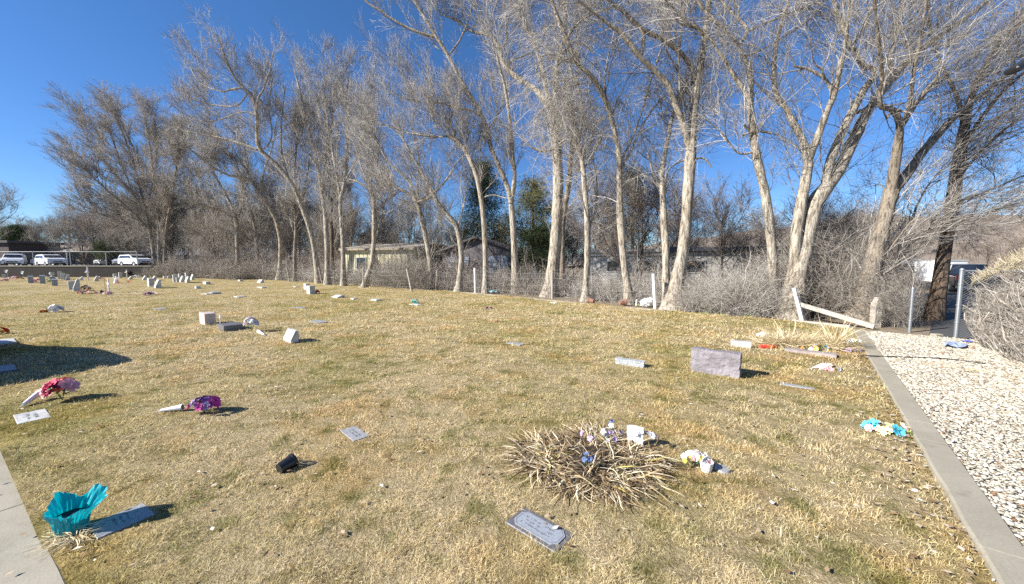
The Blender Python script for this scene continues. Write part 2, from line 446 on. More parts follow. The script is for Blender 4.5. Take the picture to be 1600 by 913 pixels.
# ================================================================ grass blades
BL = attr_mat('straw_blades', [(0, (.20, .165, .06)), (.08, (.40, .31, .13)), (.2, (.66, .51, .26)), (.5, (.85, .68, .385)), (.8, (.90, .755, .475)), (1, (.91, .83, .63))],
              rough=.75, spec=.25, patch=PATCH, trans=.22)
KEEP = []    # (x, y, half_u, half_v, angle) rectangles kept clear of blades
def clear(x, y, hu, hv, ang): KEEP.append((x, y, hu, hv, ang))
def grass_blades():
    n = 900000
    th = (rng.random(n)*2-1)*R(76); lr = rng.random(n)
    r = 1.35*np.exp(lr*np.log(34/1.35))
    x = r*np.sin(th); y = r*np.cos(th)
    # thickness of the sward varies: tufts and thin spots
    k = np.sin(x*7.3+1.3*np.sin(y*4.1))*np.sin(y*8.7+1.1*np.sin(x*5.3)) + .6*np.sin(x*19+y*13)*np.sin(y*17-x*11)
    ok = inside(x, y) & (rng.random(n) < np.clip(.66+.58*k, .08, 1))
    for (qx, qy, hu, hv, an_) in KEEP:
        c, s = math.cos(an_), math.sin(an_); du = (x-qx)*c+(y-qy)*s; dv = -(x-qx)*s+(y-qy)*c
        ok &= ~((np.abs(du) < hu) & (np.abs(dv) < hv))
    x, y, r, k = x[ok], y[ok], r[ok], k[ok]; n = len(x)
    s = np.clip(r/3.2, .8, 5.0)
    L = (.024+.029*rng.random(n))*np.clip(r/6, 1, 1.7)*(1+.42*k); W = .0019*s*(.7+.6*rng.random(n))
    rnd = rng.random(n)
    az = rng.random(n)*2*np.pi; tilt = R(12)+R(64)*rng.random(n); bend = R(15)+R(50)*rng.random(n)
    hx, hy = np.cos(az), np.sin(az)
    z0 = und(x, y)*np.clip((y+1)/3, .3, 1)-.004
    sx, sy = -hy, hx
    twist = rng.normal(size=n)*.5
    P = []
    px, py, pz = x, y, z0; a = tilt
    segs = [(0, 1.0), (.5, .85), (1.0, .15)]
    rows = []; d = 0.0
    for q, (t, wf) in enumerate(segs):
        if q: 
            st = L*(t-d); px = px+np.sin(a)*hx*st; py = py+np.sin(a)*hy*st; pz = pz+np.cos(a)*st; a = np.minimum(a+bend, R(112)); d = t
        ww = W*wf*.5
        cx_, cy_ = sx*ww, sy*ww; cz_ = ww*twist
        rows += [np.stack([px-cx_, py-cy_, pz-cz_], -1), np.stack([px+cx_, py+cy_, pz+cz_], -1)]
    V = np.stack(rows, 1).reshape(-1, 3)
    b = np.arange(n)[:, None]*6
    Q = np.concatenate([b+np.array([[0, 1, 3, 2]]), b+np.array([[2, 3, 5, 4]])])
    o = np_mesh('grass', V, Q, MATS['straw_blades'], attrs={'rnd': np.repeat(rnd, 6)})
    tag(o, kind='stuff')
# ================================================================ white stone chips
def gravel():
    m = attr_mat('marble_chips', [(0, (.18, .09, .04)), (.05, (.28, .20, .13)), (.16, (.36, .315, .24)), (.4, (.46, .425, .345)), (.75, (.53, .50, .42)), (1, (.62, .60, .53))], rough=.7, spec=.3)
    m.node_tree.nodes
    g0 = kfar+kn*(KW+.0); 
    n = 200000
    # sample along the kerb (s) and across (t), denser near the camera
    Ltot = np.linalg.norm(knear-kfar)
    s = Ltot*(1-(1-rng.random(n))**1.5); s = np.where(rng.random(n) < .0, s, s)
    t = rng.random(n)*(3.2+.25*s)
    p = g0[None]+kd[None]*s[:, None]+kn[None]*t[:, None]
    dist = np.linalg.norm(p, axis=1)
    gy_lim = (p-eA)@en < .0+(t*.0)     # stay in front of the fence line
    ok = (dist > 1.2) & (p[:, 1] > .6) & gy_lim
    p = p[ok]; dist = dist[ok]; t = t[ok]; n = len(p)
    ico = [(0, 0, 1)]+[(math.cos(a)*.9, math.sin(a)*.9, .42) for a in np.arange(5)*2*np.pi/5]+[(math.cos(a)*.9, math.sin(a)*.9, -.42) for a in np.arange(5)*2*np.pi/5+np.pi/5]+[(0, 0, -1)]
    base = np.array(ico)
    fc = []
    for i in range(5):
        j = (i+1) % 5; fc += [(0, 1+i, 1+j), (1+i, 6+i, 1+j), (1+j, 6+i, 6+j), (11, 6+j, 6+i)]
    fc = np.array(fc)
    sz = (.009+.015*rng.random(n)**1.8)*np.clip(dist/6.5, .95, 1.5)
    S = np.stack([sz*(1+.5*rng.random(n)), sz*(.7+.3*rng.random(n)), sz*(.22+.22*rng.random(n))], -1)
    Vv = base[None]*(1+rng.uniform(-.28, .28, (n, 12, 1)))*S[:, None, :]
    az = rng.random(n)*2*np.pi; tl = rng.normal(size=n)*.28; tl2 = rng.normal(size=n)*.28
    ca, sa = np.cos(az), np.sin(az)
    x = Vv[..., 0]; y = Vv[..., 1]; z = Vv[..., 2]
    z2 = z*np.cos(tl)[:, None]+x*np.sin(tl)[:, None]; x2 = x*np.cos(tl)[:, None]-z*np.sin(tl)[:, None]
    z3 = z2*np.cos(tl2)[:, None]+y*np.sin(tl2)[:, None]; y3 = y*np.cos(tl2)[:, None]-z2*np.sin(tl2)[:, None]
    xx = x2*ca[:, None]-y3*sa[:, None]+p[:, :1]; yy = x2*sa[:, None]+y3*ca[:, None]+p[:, 1:2]
    zz = z3+(.058+.02*rng.random(n))[:, None]
    V = np.stack([xx, yy, zz], -1).reshape(-1, 3)
    Fc = (np.arange(n)[:, None, None]*12+fc[None]).reshape(-1, 3)
    o = np_mesh('gravel', V, Fc, m, attrs={'rnd': np.repeat(rng.random(n), 12)})
    tag(o, kind='stuff')
gravel()
# scattered fallen leaves and twigs on the lawn near the kerb and the strip
def litter():
    m = attr_mat('leaf_litter', [(0, (.16, .09, .05)), (.4, (.34, .22, .12)), (.75, (.52, .42, .30)), (1, (.72, .68, .60))], rough=.9)
    n = 2400
    x = rng.uniform(-9, 9, n); y = rng.uniform(1.6, 11, n); 
    n2 = 700; s = rng.random(n2)*12; p = (kB+kdir*1.0)[None]*0+(knear+kdir[None]*s[:, None])-kn[None]*(np.abs(rng.normal(size=n2))*.18)[:, None]
    x = np.concatenate([x, p[:, 0]]); y = np.concatenate([y, p[:, 1]])
    # leaf litter against the strip and along the tree line
    n3 = 2600; s = rng.random(n3)*32; q = eA[None]+edir[None]*s[:, None]+en[None]*(.1+np.abs(rng.normal(size=n3))*1.1)[:, None]
    x = np.concatenate([x, q[:, 0]]); y = np.concatenate([y, q[:, 1]]); n = len(x)
    z = np.where(np.arange(n) < 2400+n2, und(x, y)+.018, -.01); a = rng.random(n)*6.28
    L = .012+.018*rng.random(n); L = np.where(np.arange(n) >= 2400+n2, L*1.8, L); W = L*(.3+.4*rng.random(n)); t = rng.normal(size=n)*.4
    ca, sa = np.cos(a), np.sin(a)
    pts = []
    for (u, v, k) in ((-1, 0, .2), (0, -1, 0), (1, 0, .5), (0, 1, .1)):
        pts.append(np.stack([x+u*L*ca-v*W*sa, y+u*L*sa+v*W*ca, z+.006+k*L*t+.004], -1))
    V = np.stack(pts, 1).reshape(-1, 3)
    o = np_mesh('fallen_leaves', V, (np.arange(n)[:, None]*4+np.array([[0, 1, 2, 3]])), m, attrs={'rnd': np.repeat(rng.random(n), 4)})
    tag(o, kind='stuff')
litter()
# ================================================================ trees
def bark(name, c1, c2, s=5.0, dark=(.09, .075, .06)):
    m, nt, b = newmat(name)
    g = N(nt, 'ShaderNodeNewGeometry').outputs['Position']
    f1 = noise(nt, s, 5, .7, vec=g, stretch=(2.6, 2.6, .42)); f2 = noise(nt, s*5, 4, .7, vec=g, stretch=(1.6, 1.6, .5)); f3 = noise(nt, .9, 3, vec=g)
    c = ramp(nt, f1, [(.39, dark), (.46, c2), (.57, c1)])
    c = mix(nt, .2, c, ramp(nt, f2, [(.3, c2), (.7, tuple(min(1, x*1.25) for x in c1))]))
    c = mix(nt, ramp(nt, f3, [(.4, 0.0), (.7, .6)]), c, (.86, .80, .72), 'MULTIPLY')
    nt.links.new(c, b.inputs['Base Color']); b.inputs['Roughness'].default_value = .95; b.inputs['Specular IOR Level'].default_value = .1
    bump(nt, b, f1, 1.0, .10); MATS[name] = m; return m
BK = bark('pale_bark', (.53, .48, .40), (.30, .26, .205))
BK2 = bark('grey_bark', (.36, .31, .25), (.22, .185, .145), dark=(.06, .05, .04))
BK3 = bark('dark_bark', (.20, .15, .11), (.11, .08, .06), dark=(.035, .025, .02))
TW = attr_mat('pale_twigs', [(0, (.12, .105, .09)), (.5, (.33, .30, .265)), (1, (.60, .565, .51))], rough=.8, spec=.2)
TW2 = attr_mat('grey_twigs', [(0, (.14, .12, .10)), (.5, (.34, .30, .255)), (1, (.54, .49, .42))], rough=.85, spec=.15)
TW3 = attr_mat('brown_twigs', [(0, (.15, .12, .10)), (.5, (.33, .27, .225)), (1, (.50, .43, .36))], rough=.85, spec=.15)
TW4 = attr_mat('bramble_twigs', [(0, (.16, .14, .115)), (.5, (.42, .38, .33)), (1, (.70, .66, .60))], rough=.85, spec=.15)
def crown_from(P, Rr, density, dist, upb=.3, droop=0.0, l1=1.0, big=0, biglen=3.5, K3=4, bias=None, twig=1.0, l3=9):
    """three orders of branches grown over the limb polylines"""
    parts_big = []; big = int(big*1.5); biglen = biglen*1.12
    rf = .0036+.00022*dist          # finest twigs stay a little thicker far off, where bark and buds merge
    if big:
        Pb, Rb = spawn(P, Rr, big, .30, 42, biglen, P.shape[1], up=upb, wig=.13, rk=.011, rmin=.018, bias=bias, rpar=.6, tip=.22)
        parts_big.append((Pb, Rb)); PP = np.concatenate([P, Pb]); RR = np.concatenate([Rr, Rb])
    else: PP, RR = P, Rr
    L = np.linalg.norm(np.diff(PP, axis=1), axis=2).sum()
    n1 = int(L*2.2*density)
    P1, R1 = spawn(PP, RR, n1, .20, 40, 2.7*l1, 9, up=upb*.8-droop, wig=.13, rk=.009, rmin=rf*1.5, bias=bias)
    n2 = int(n1*8.2)
    P2, R2 = spawn(P1, R1, n2, .12, 36, 1.35*l1, 6, up=upb*.5-droop, wig=.16, rk=.010, rmin=rf, bias=bias)
    n3 = int(n2*l3*.46)
    P3, R3 = spawn(P2, R2, n3, .12, 34, .85*l1, K3, up=upb*.3-droop, wig=.16, rk=.010, rmin=rf*.66*twig, bias=bias)
    tw = [tubes(P1, R1, 4), tubes(P2, R2, 3), tubes(P3, R3, 3)]
    bg_ = [tubes(a, b_, 6) for a, b_ in parts_big]
    return bg_, tw
def traced(label, base, limbs, big=8, biglen=3.5, dens=1.0, bk=None, tw=None, Y=None, flare=1.35, up=.3, droop=0, l1=1.0, seed=1, bias=None, group='bare trees along the fence line', name='bare_tree', depthj=.3, extra=None, l3=9):
    global rng
    rng = np.random.default_rng(seed*101+5)
    B = G(*base) if Y is None else np.array([D(base[0], base[1], Y)[0], Y, 0.0])
    Yb = B[1]; done = []; P3 = []; R3 = []
    for li, lb in enumerate(limbs):
        lb = [tuple(q) for q in lb]
        if lb[-1][1] < 40:        # runs out of the picture: let it carry on
            (x1, y1, w1), (x2, y2, w2) = lb[-2], lb[-1]
            dx, dy = x2-x1, y2-y1; q = math.hypot(dx, dy) or 1
            for e in (1, 2): lb.append((x2+dx/q*90*e, y2+dy/q*90*e-25*e, max(1.5, w2*(1-.38*e))))
        if li == 0: off0 = 0
        else:
            s0 = lb[0]; off0 = min(((a[0]-s0[0])**2+(a[1]-s0[1])**2, a[2]) for a in done)[1]
        tot = sum(math.hypot(lb[i+1][0]-lb[i][0], lb[i+1][1]-lb[i][1]) for i in range(len(lb)-1))/scale_at(Yb)
        end = off0+rng.normal()*depthj*tot*(.35 if li == 0 else 1)
        acc = 0; pts = []; rad = []
        for i, (x, y, w_) in enumerate(lb):
            if i: acc += math.hypot(x-lb[i-1][0], y-lb[i-1][1])/scale_at(Yb)
            off = off0+(end-off0)*(acc/tot)**1.2; off = max(off, -.55*Yb+4)
            p = D(x, y, Yb+off); done.append((x, y, off))
            if li == 0 and i == 0: p = np.array([p[0], Yb, -.12])
            z_ = (Yb+off)*CP-(p[2]-H)*SP
            pts.append(p-B); rad.append(.5*w_*WS*z_/F)
        arr = catmull(np.column_stack([pts, rad]), 24)
        P3.append(arr[:, :3]); R3.append(np.maximum(arr[:, 3], .008))
    P3 = np.array(P3); R3 = np.array(R3)
    # flare and knobbliness of the trunk
    z = P3[:, :, 2]; fl = np.where(z < .6, 1+(flare-1)*np.clip((.6-np.maximum(z, 0))/.6, 0, 1)**1.5, 1.0); fl[1:] = np.where(z[1:] < .6, fl[1:]*.9, 1)
    R3 = R3*fl*(1+.05*rng.normal(size=R3.shape))
    root = thing(name, label, 'tree', B, 0, group)
    if up > .4: up = .28
    bg_, twg = crown_from(P3, R3, dens, Yb, up, droop, l1, big, biglen, bias=bias, l3=l3)
    Vt, Qt, rt = merge([tubes(P3, R3, 12)]+bg_)
    Vt = Vt + .02*np.sin(Vt[:, [1, 2, 0]]*9.0)*np.minimum(1, 5*np.ones((len(Vt), 1)))*(Vt[:, 2:3] < 4)
    np_mesh('trunk', Vt, Qt, bk or BK, root, smooth=True)
    Vc, Qc, rc = merge(twg)
    np_mesh('crown', Vc, Qc, tw or TW, root, attrs={'rnd': rc})
    return root
WS = .68
NT = [0]
def T(*a, **k):
    NT[0] += 1; k.setdefault('seed', NT[0]); return traced(*a, **k)
# ---- right-hand group
T('dark leaning tree with reddish brown bark standing beside the opening to the alley', (1458, 511), [
  [(1455,515,34),(1466,460,30),(1473,400,27),(1485,330,24),(1495,270,22),(1505,210,19),(1512,170,15),(1530,120,11),(1560,70,8),(1600,30,6)],
  [(1500,240,12),(1530,190,9),(1570,140,7),(1630,90,5)], [(1507,200,10),(1495,150,8),(1470,100,6),(1455,50,5),(1450,10,4)],
  [(1495,280,7),(1540,230,5),(1600,180,4),(1660,150,3)], [(1488,320,6),(1540,300,4),(1610,270,3)]], Y=12.2, big=12, biglen=3, dens=1.1, bk=BK3, tw=TW2, up=.12, bias=(.35,0,0), depthj=.15)
T('stout forked tree with burly base and shoots behind the weathered wooden post', (1345, 500), [
  [(1343,500,52),(1350,460,42),(1362,420,36),(1374,370,31),(1385,330,29),(1393,298,30)],
  [(1391,305,22),(1398,260,19),(1403,225,17),(1406,195,14),(1395,172,12),(1375,165,9),(1378,120,8),(1372,60,7),(1368,20,6)],
  [(1394,300,24),(1415,275,20),(1440,240,17),(1462,215,14),(1500,175,11),(1550,135,9),(1610,90,7)],
  [(1404,210,10),(1420,165,9),(1428,110,7),(1440,50,6),(1446,5,5)],
  [(1405,205,9),(1440,150,7),(1470,115,5)],
  [(1400,405,5),(1440,365,4),(1500,320,3),(1600,285,2)], [(1405,395,4),(1470,350,4),(1550,330,3),(1640,300,2)],
  [(1360,450,6),(1382,400,5),(1420,350,4),(1450,290,3),(1500,240,2)], [(1358,470,8),(1375,430,7),(1395,385,4),(1440,330,3)],
  [(1345,470,6),(1350,420,4),(1358,380,3)], [(1372,468,9),(1398,420,8),(1410,395,3)]], Y=11.8, big=10, biglen=3, dens=1.15, bk=BK2, tw=TW, up=.1, bias=(.25,0,0), depthj=.18)
T('largest pale twin stemmed tree rising behind the leaning white board', (1240, 497), [
  [(1236,500,56),(1243,440,44),(1256,393,37),(1264,350,35),(1272,318,33),(1290,295,29),(1311,265,25),(1330,226,22),(1350,183,19),(1372,150,18),(1392,126,17),(1422,90,15),(1480,48,12),(1545,0,9)],
  [(1246,470,16),(1241,430,21),(1243,370,23),(1250,330,22),(1257,290,21),(1263,252,19),(1252,215,16),(1238,190,14),(1226,165,12),(1213,148,11),(1209,110,10),(1214,60,9),(1226,22,7)],
  [(1264,250,16),(1279,210,14),(1290,180,13),(1303,148,12),(1313,105,10),(1320,75,8),(1325,30,6)],
  [(1290,292,20),(1296,256,18),(1312,215,17),(1330,177,16),(1350,140,14),(1366,118,12),(1362,106,11),(1350,105,11),(1338,85,11),(1326,66,10),(1312,30,9),(1302,0,8)],
  [(1330,76,9),(1348,45,8),(1362,15,7),(1368,0,6)], [(1205,208,6),(1180,205,5),(1160,212,4)],
  [(1303,150,8),(1290,125,7),(1262,108,6),(1240,104,4)], [(1250,400,4),(1270,398,3),(1300,405,2)], [(1392,126,12),(1392,90,9),(1400,50,8),(1410,5,6)],
  [(1328,180,9),(1375,165,7),(1410,175,5)]], big=12, biglen=2.6, dens=.9, bk=BK, up=.2, depthj=.22)
T('tall slender pale tree rising just left of the largest twin stemmed tree', (1211, 492), [
  [(1212,493,30),(1208,440,23),(1207,400,21),(1203,350,20),(1196,305,19),(1188,270,18),(1181,240,17),(1176,205,15),(1172,170,15),(1172,155,15)],
  [(1171,158,10),(1160,138,9),(1147,120,9),(1134,98,8),(1124,83,7),(1104,54,6),(1090,43,5),(1070,30,4)],
  [(1172,156,12),(1173,122,11),(1165,94,10),(1153,71,9),(1133,46,7),(1113,28,6),(1095,10,5)],
  [(1154,72,8),(1167,48,8),(1150,26,7),(1130,5,6)], [(1166,50,6),(1200,35,5),(1240,18,5),(1280,0,4)],
  [(1178,238,5),(1155,240,4),(1138,222,4),(1125,205,3),(1098,183,2)], [(1171,205,5),(1164,197,6),(1163,195,5)], [(1160,90,5),(1190,78,4),(1230,55,3),(1270,25,3)]], big=6, biglen=2.2, dens=.75, up=.15, depthj=.15)
T('tall straight pale trunked tree immediately right of the white fence post', (1052, 483), [
  [(1050,485,46),(1058,440,33),(1066,400,27),(1072,350,25),(1075,300,25),(1078,260,24),(1080,225,22),(1082,190,19),(1086,155,18),(1091,122,17),(1096,95,15),(1101,65,14),(1104,40,13),(1107,10,12)],
  [(1078,232,15),(1070,205,14),(1062,180,14),(1053,158,13),(1043,131,12),(1022,110,12),(998,87,11),(980,63,11),(964,45,10),(950,38,6)],
  [(1086,128,12),(1082,110,11),(1075,97,10),(1061,81,10),(1038,63,10),(1011,50,10),(993,37,10),(969,13,9),(950,0,8)],
  [(1003,85,8),(1006,60,8),(1000,42,8)], [(1103,58,7),(1088,45,6),(1070,38,5),(1063,15,4),(1065,0,3)], [(1108,30,7),(1120,40,6),(1128,65,4)], [(1054,162,7),(1062,140,6),(1060,100,5),(1064,50,5),(1068,10,4)],
  [(1080,250,5),(1100,248,4),(1112,262,3)]], big=9, biglen=2.4, dens=.75, up=.15, depthj=.2)
T('thinner grey stem growing out beside the tall straight trunk by the white post', (1041, 480), [
  [(1041,482,22),(1040,440,18),(1040,390,15),(1037,340,14),(1035,300,12),(1034,270,11),(1039,240,10),(1044,215,9),(1050,185,9),(1056,165,8),(1066,148,8),(1076,128,7)],
  [(1036,290,6),(1045,265,4),(1065,252,4),(1085,248,3)], [(1036,300,5),(1020,270,4),(1012,240,3)]], big=6, biglen=2, dens=.9, up=.15)
T('slim pale tree with curving top standing left of the white fence post', (984, 474), [
  [(984,475,22),(980,440,18),(974,400,16),(970,350,15),(968,300,15),(968,262,14),(967,235,13),(960,205,12),(954,180,11),(943,150,11),(932,130,11),(920,115,10),(904,102,9),(892,78,9),(884,58,9),(875,34,8),(861,0,7)],
  [(967,262,6),(976,240,5),(985,223,5),(1004,171,4),(1019,118,4),(1035,71,3),(1042,40,2)], [(970,262,6),(984,240,5),(1002,200,4),(1020,170,4),(1040,150,3)],
  [(905,104,7),(890,92,6),(875,98,5),(862,110,4)], [(955,180,5),(945,140,4),(950,90,3),(960,50,3)], [(885,60,6),(905,35,5),(930,20,4),(960,8,3)]], big=14, biglen=2.4, dens=1.25, up=-.05, droop=.15, depthj=.2)
T('narrow pale tree with dark crook at its head between two thicker trees', (914, 470), [
  [(914,472,20),(916,440,15),(918,400,14),(918,350,13),(915,310,13),(912,275,12),(910,255,11),(904,235,10),(897,222,8),(885,218,7),(873,226,5)],
  [(908,248,9),(905,215,8),(910,180,7),(905,140,6),(893,115,6),(888,80,5),(880,50,4),(886,10,3)], [(920,358,7),(929,335,5),(933,290,4),(925,240,3)], [(912,265,5),(935,225,4),(945,200,3)]], big=10, biglen=2, dens=1.1, up=.1)
T('thick furrowed tree with three heavy limbs in the middle of the tree line', (860, 463), [
  [(858,464,36),(863,430,29),(867,390,27),(870,340,25),(872,290,24),(871,250,23),(869,220,22),(866,195,22),(862,172,21)],
  [(864,180,15),(868,147,13),(870,105,12),(875,84,11),(880,65,9),(884,35,7),(880,0,6)],
  [(862,178,18),(852,160,16),(842,145,14),(832,137,13),(818,128,13),(803,118,12),(794,108,12),(785,98,11),(780,76,10),(769,58,9),(755,52,7),(738,50,6),(714,32,5),(693,24,4),(678,8,3)],
  [(860,172,11),(851,126,10),(845,98,9),(838,79,8),(827,53,8),(817,30,7),(809,0,6)],
  [(781,80,7),(790,66,6),(792,40,5),(788,10,4)], [(868,232,7),(850,236,6),(832,231,4),(815,215,3)], [(790,104,5),(800,95,5),(812,90,4),(828,83,3)], [(876,82,8),(895,78,7),(908,95,5)], [(851,124,6),(838,110,5),(850,85,4)], [(883,60,5),(905,70,4),(925,60,3)]], big=12, biglen=3, dens=.95, up=.2, depthj=.25)
T('rougher grey stem standing half hidden behind the thick furrowed tree', (882, 458), [
  [(878,459,18),(878,400,15),(879,350,13),(885,312,12),(889,280,12),(891,257,12),(894,232,12),(900,200,10),(890,160,9),(880,120,7)],
  [(890,262,6),(905,250,5),(920,235,4)]], big=8, biglen=2.5, dens=1.0, bk=BK2, up=.2)
T('forked pale tree in front of the dark shed, next left of the thick furrowed tree', (806, 458), [
  [(807,460,20),(805,420,16),(803,380,14),(801,345,14),(799,320,15),(797,305,12),(790,285,11),(781,262,11),(770,240,11),(762,210,10),(754,184,10),(744,165,10),(733,147,9),(714,116,8),(700,86,8),(688,68,8),(676,50,7),(664,28,7),(654,12,6),(646,0,6)],
  [(799,318,11),(803,290,10),(804,271,9),(802,250,8),(800,230,8),(796,184,7),(789,135,7),(782,110,6),(776,85,5)],
  [(754,184,7),(735,172,6),(720,171,6),(700,164,5),(685,160,5),(671,161,4),(650,158,4),(626,152,3),(600,140,2)],
  [(680,58,6),(661,53,6),(640,45,5),(621,35,5),(596,18,4),(570,0,4)], [(753,190,5),(752,205,5),(757,225,3)], [(760,205,4),(775,185,3),(786,160,3)], [(700,88,4),(720,60,4),(735,20,3)]], big=16, biglen=3.2, dens=1.0, up=.35, bias=(-.2,0,.0), depthj=.22)
T('slender pale tree arching left over the roof of the dark shed', (757, 458), [
  [(759,460,17),(759,420,13),(758,380,12),(755,335,11),(751,308,11),(747,284,10),(740,262,10),(730,241,9),(722,228,8),(709,216,8),(696,213,7),(680,215,6),(660,211,5),(641,209,4),(611,199,3),(585,190,2)],
  [(709,216,5),(711,205,5),(704,195,4),(706,175,3),(700,150,2)], [(752,310,4),(770,305,3),(790,310,2)]], big=12, biglen=2.6, dens=.9, up=.35, bias=(-.1,0,0))
T('low forking pale tree at the left end of the dark shed', (716, 456), [
  [(716,458,18),(719,430,14),(721,405,12),(718,375,12),(712,352,12),(700,336,9),(688,322,8),(676,304,8),(663,278,6),(652,257,5),(640,237,5),(628,215,4),(612,190,3)],
  [(676,304,6),(665,312,6),(652,315,5),(645,308,4)], [(675,303,5),(690,290,4),(705,270,3),(716,252,3),(735,235,2)], [(716,352,4),(722,330,3),(730,300,2)]], big=12, biglen=2.4, dens=.92, up=.3, bias=(-.15,0,0))
T('grey tree with spreading head of limbs behind the leaning wooden fence post', (675, 452), [
  [(676,454,15),(674,425,12),(670,395,11),(664,365,11),(656,330,11),(651,316,11)],
  [(653,320,7),(638,303,7),(626,296,6),(610,285,5),(600,280,5),(590,262,4),(580,235,3),(560,215,2)], [(652,316,6),(642,290,5),(630,275,5),(616,262,5),(605,251,4),(590,225,3),(575,205,2)],
  [(654,318,5),(652,290,4),(655,255,4),(648,220,3),(640,190,2)], [(652,318,4),(668,304,4),(680,300,3)], [(655,330,4),(635,315,3),(622,322,2)]], big=14, biglen=2.6, dens=.92, up=.35, bias=(-.15,0,0))
T('pale bent tree in front of the yellow sided house', (569, 449), [
  [(568,450,15),(574,432,12),(581,412,11),(584,378,10),(585,340,10),(584,315,9),(579,296,8),(577,280,6),(582,250,5),(586,215,4),(580,180,3)],
  [(586,332,5),(598,320,4),(613,307,3),(625,295,2)], [(580,298,4),(560,285,4),(545,280,3)], [(580,298,4),(565,262,4),(555,230,3),(540,195,2)]], big=14, biglen=3, dens=.92, up=.4, bias=(-.1,0,0))
T('thin pale tree with narrow upright crown left of the yellow sided house', (537, 447), [
  [(537,448,13),(536,410,10),(535,370,9),(533,338,9),(532,312,9),(538,288,8),(541,246,7),(543,205,6),(540,160,5),(545,120,3)],
  [(533,315,6),(528,285,6),(520,240,5),(512,190,4),(520,145,3)], [(538,285,5),(556,250,4),(566,200,3),(560,150,2)]], big=16, biglen=3, dens=.92, up=.55)
T('pale tree leaning slightly left of the thin upright tree with its dark neighbour behind', (512, 445), [
  [(512,446,15),(511,410,10),(510,370,10),(508,335,9),(503,303,8),(499,275,7),(490,235,6),(480,190,5),(468,140,4),(460,110,3)],
  [(503,303,5),(506,260,4),(510,210,4),(505,160,3),(510,120,2)], [(495,260,4),(475,230,3),(455,190,2)]], big=16, biglen=3, dens=.92, up=.55)
T('dark shaded trunk standing just behind two slim pale trees', (520, 442), [
  [(520,443,12),(519,400,9),(518,350,8),(517,300,8),(514,246,6),(520,180,5),(525,130,3)]], big=14, biglen=3, dens=.9, bk=BK3, up=.5)  # shade on this trunk is set by its dark bark colour
T('big leaning tree with dark elbow branch high against the open sky', (499, 443), [
  [(499,444,15),(495,415,12),(491,388,11),(485,360,11),(477,336,11),(469,315,10),(462,298,10),(451,280,10),(439,265,10),(424,250,10),(408,237,10),(403,222,9),(402,200,8),(401,171,7),(394,150,6),(378,135,5),(364,119,5),(355,98,4),(350,82,3),(338,54,2)],
  [(402,234,6),(385,228,5),(364,221,5),(342,215,4),(321,211,3),(283,204,2)], [(401,172,5),(405,150,4),(411,142,4),(415,128,3),(422,108,2),(427,80,2)],
  [(380,137,4),(360,140,4),(345,143,3),(312,129,3),(295,100,2)], [(388,145,3),(370,165,3),(340,165,3),(315,160,2),(290,150,1.5)],[(401,180,4),(380,175,3),(350,185,3),(320,190,2),(290,180,2)], [(408,236,4),(420,225,3),(425,205,3),(420,170,2),(425,130,2)], [(452,281,4),(440,240,4),(440,190,3),(445,140,2)]], big=14, biglen=3.2, dens=.95, up=.3, bias=(-.2,0,0), depthj=.18)
T('pale tree with long arm reaching left below the high dark elbow branch', (436, 438), [
  [(436,440,14),(438,415,10),(439,380,9),(435,358,9),(430,341,8),(418,320,8),(406,303,7),(392,283,7),(375,277,5),(359,275,5),(345,268,4),(331,261,4),(302,237,3),(278,225,2)],
  [(395,288,5),(385,265,4),(370,250,4),(350,238,3),(330,215,2)], [(435,360,4),(448,330,4),(455,290,3),(452,250,2)], [(406,303,4),(412,270,3),(425,230,3),(432,190,2)]], big=16, biglen=3.4, dens=.9, up=.3, bias=(-.2,0,0))
T('slim tree with straight trunk half way between two leaning trees', (460, 440), [
  [(461,441,8),(461,400,7),(462,350,6),(460,300,5),(462,240,4),(470,180,3),(475,130,2)], [(461,350,4),(475,300,3),(485,240,2)]], big=16, biglen=3, dens=.9, up=.5, bk=BK2)
T('thin grey tree with ragged crown in front of the parked cars', (404, 435), [
  [(404,436,8),(402,400,7),(400,370,6),(395,340,5),(385,310,4),(375,280,3)], [(400,370,4),(415,330,3),(425,290,2)]], big=16, biglen=3, dens=.92, up=.3, bk=BK2)
T('straight grey tree left of the thin grey tree in front of the parked cars', (371, 435), [
  [(371,436,9),(371,400,8),(370,365,7),(369,345,7),(360,320,5),(345,290,4),(325,255,3),(310,225,2)], [(370,350,5),(380,310,4),(385,270,3),(380,220,2)], [(368,340,4),(345,330,3),(320,322,3),(295,318,2)]], big=18, biglen=4, dens=.92, up=.3, bias=(-.15,0,0))
T('smooth curved pale trunk beside the short row of white headstones', (303, 431), [
  [(303,432,9),(302,415,8),(298,395,7),(292,375,6),(283,360,5),(268,345,4),(250,330,3)], [(294,380,4),(305,350,3),(318,315,2)]], big=16, biglen=4, dens=.92, up=.3, bias=(-.1,0,0))
wide = [[(272,431,10),(270,415,9),(267,395,9),(262,380,8),(254,366,8),(244,351,7),(234,337,6),(224,324,6),(210,308,5),(198,295,4),(182,276,4),(168,258,3),(150,235,3),(136,216,2),(122,183,2)],
  [(245,352,5),(225,345,4),(195,330,4),(165,310,3),(130,285,2),(105,262,1.5)], [(236,340,5),(228,300,4),(220,260,4),(205,225,3),(190,190,2)], [(255,367,5),(240,358,4),(200,352,3),(160,335,2),(125,320,2)],
  [(210,308,4),(195,270,3),(180,230,3),(165,185,2)], [(228,325,4),(240,280,4),(245,230,3),(240,185,2)]]
T('broad spreading tree with the lowest outermost crown at the far left end of the row', (272, 430), wide, big=26, biglen=5.5, dens=1.05, up=.25, bias=(-.35,0,0), bk=BK2, tw=TW2, l1=1.25)
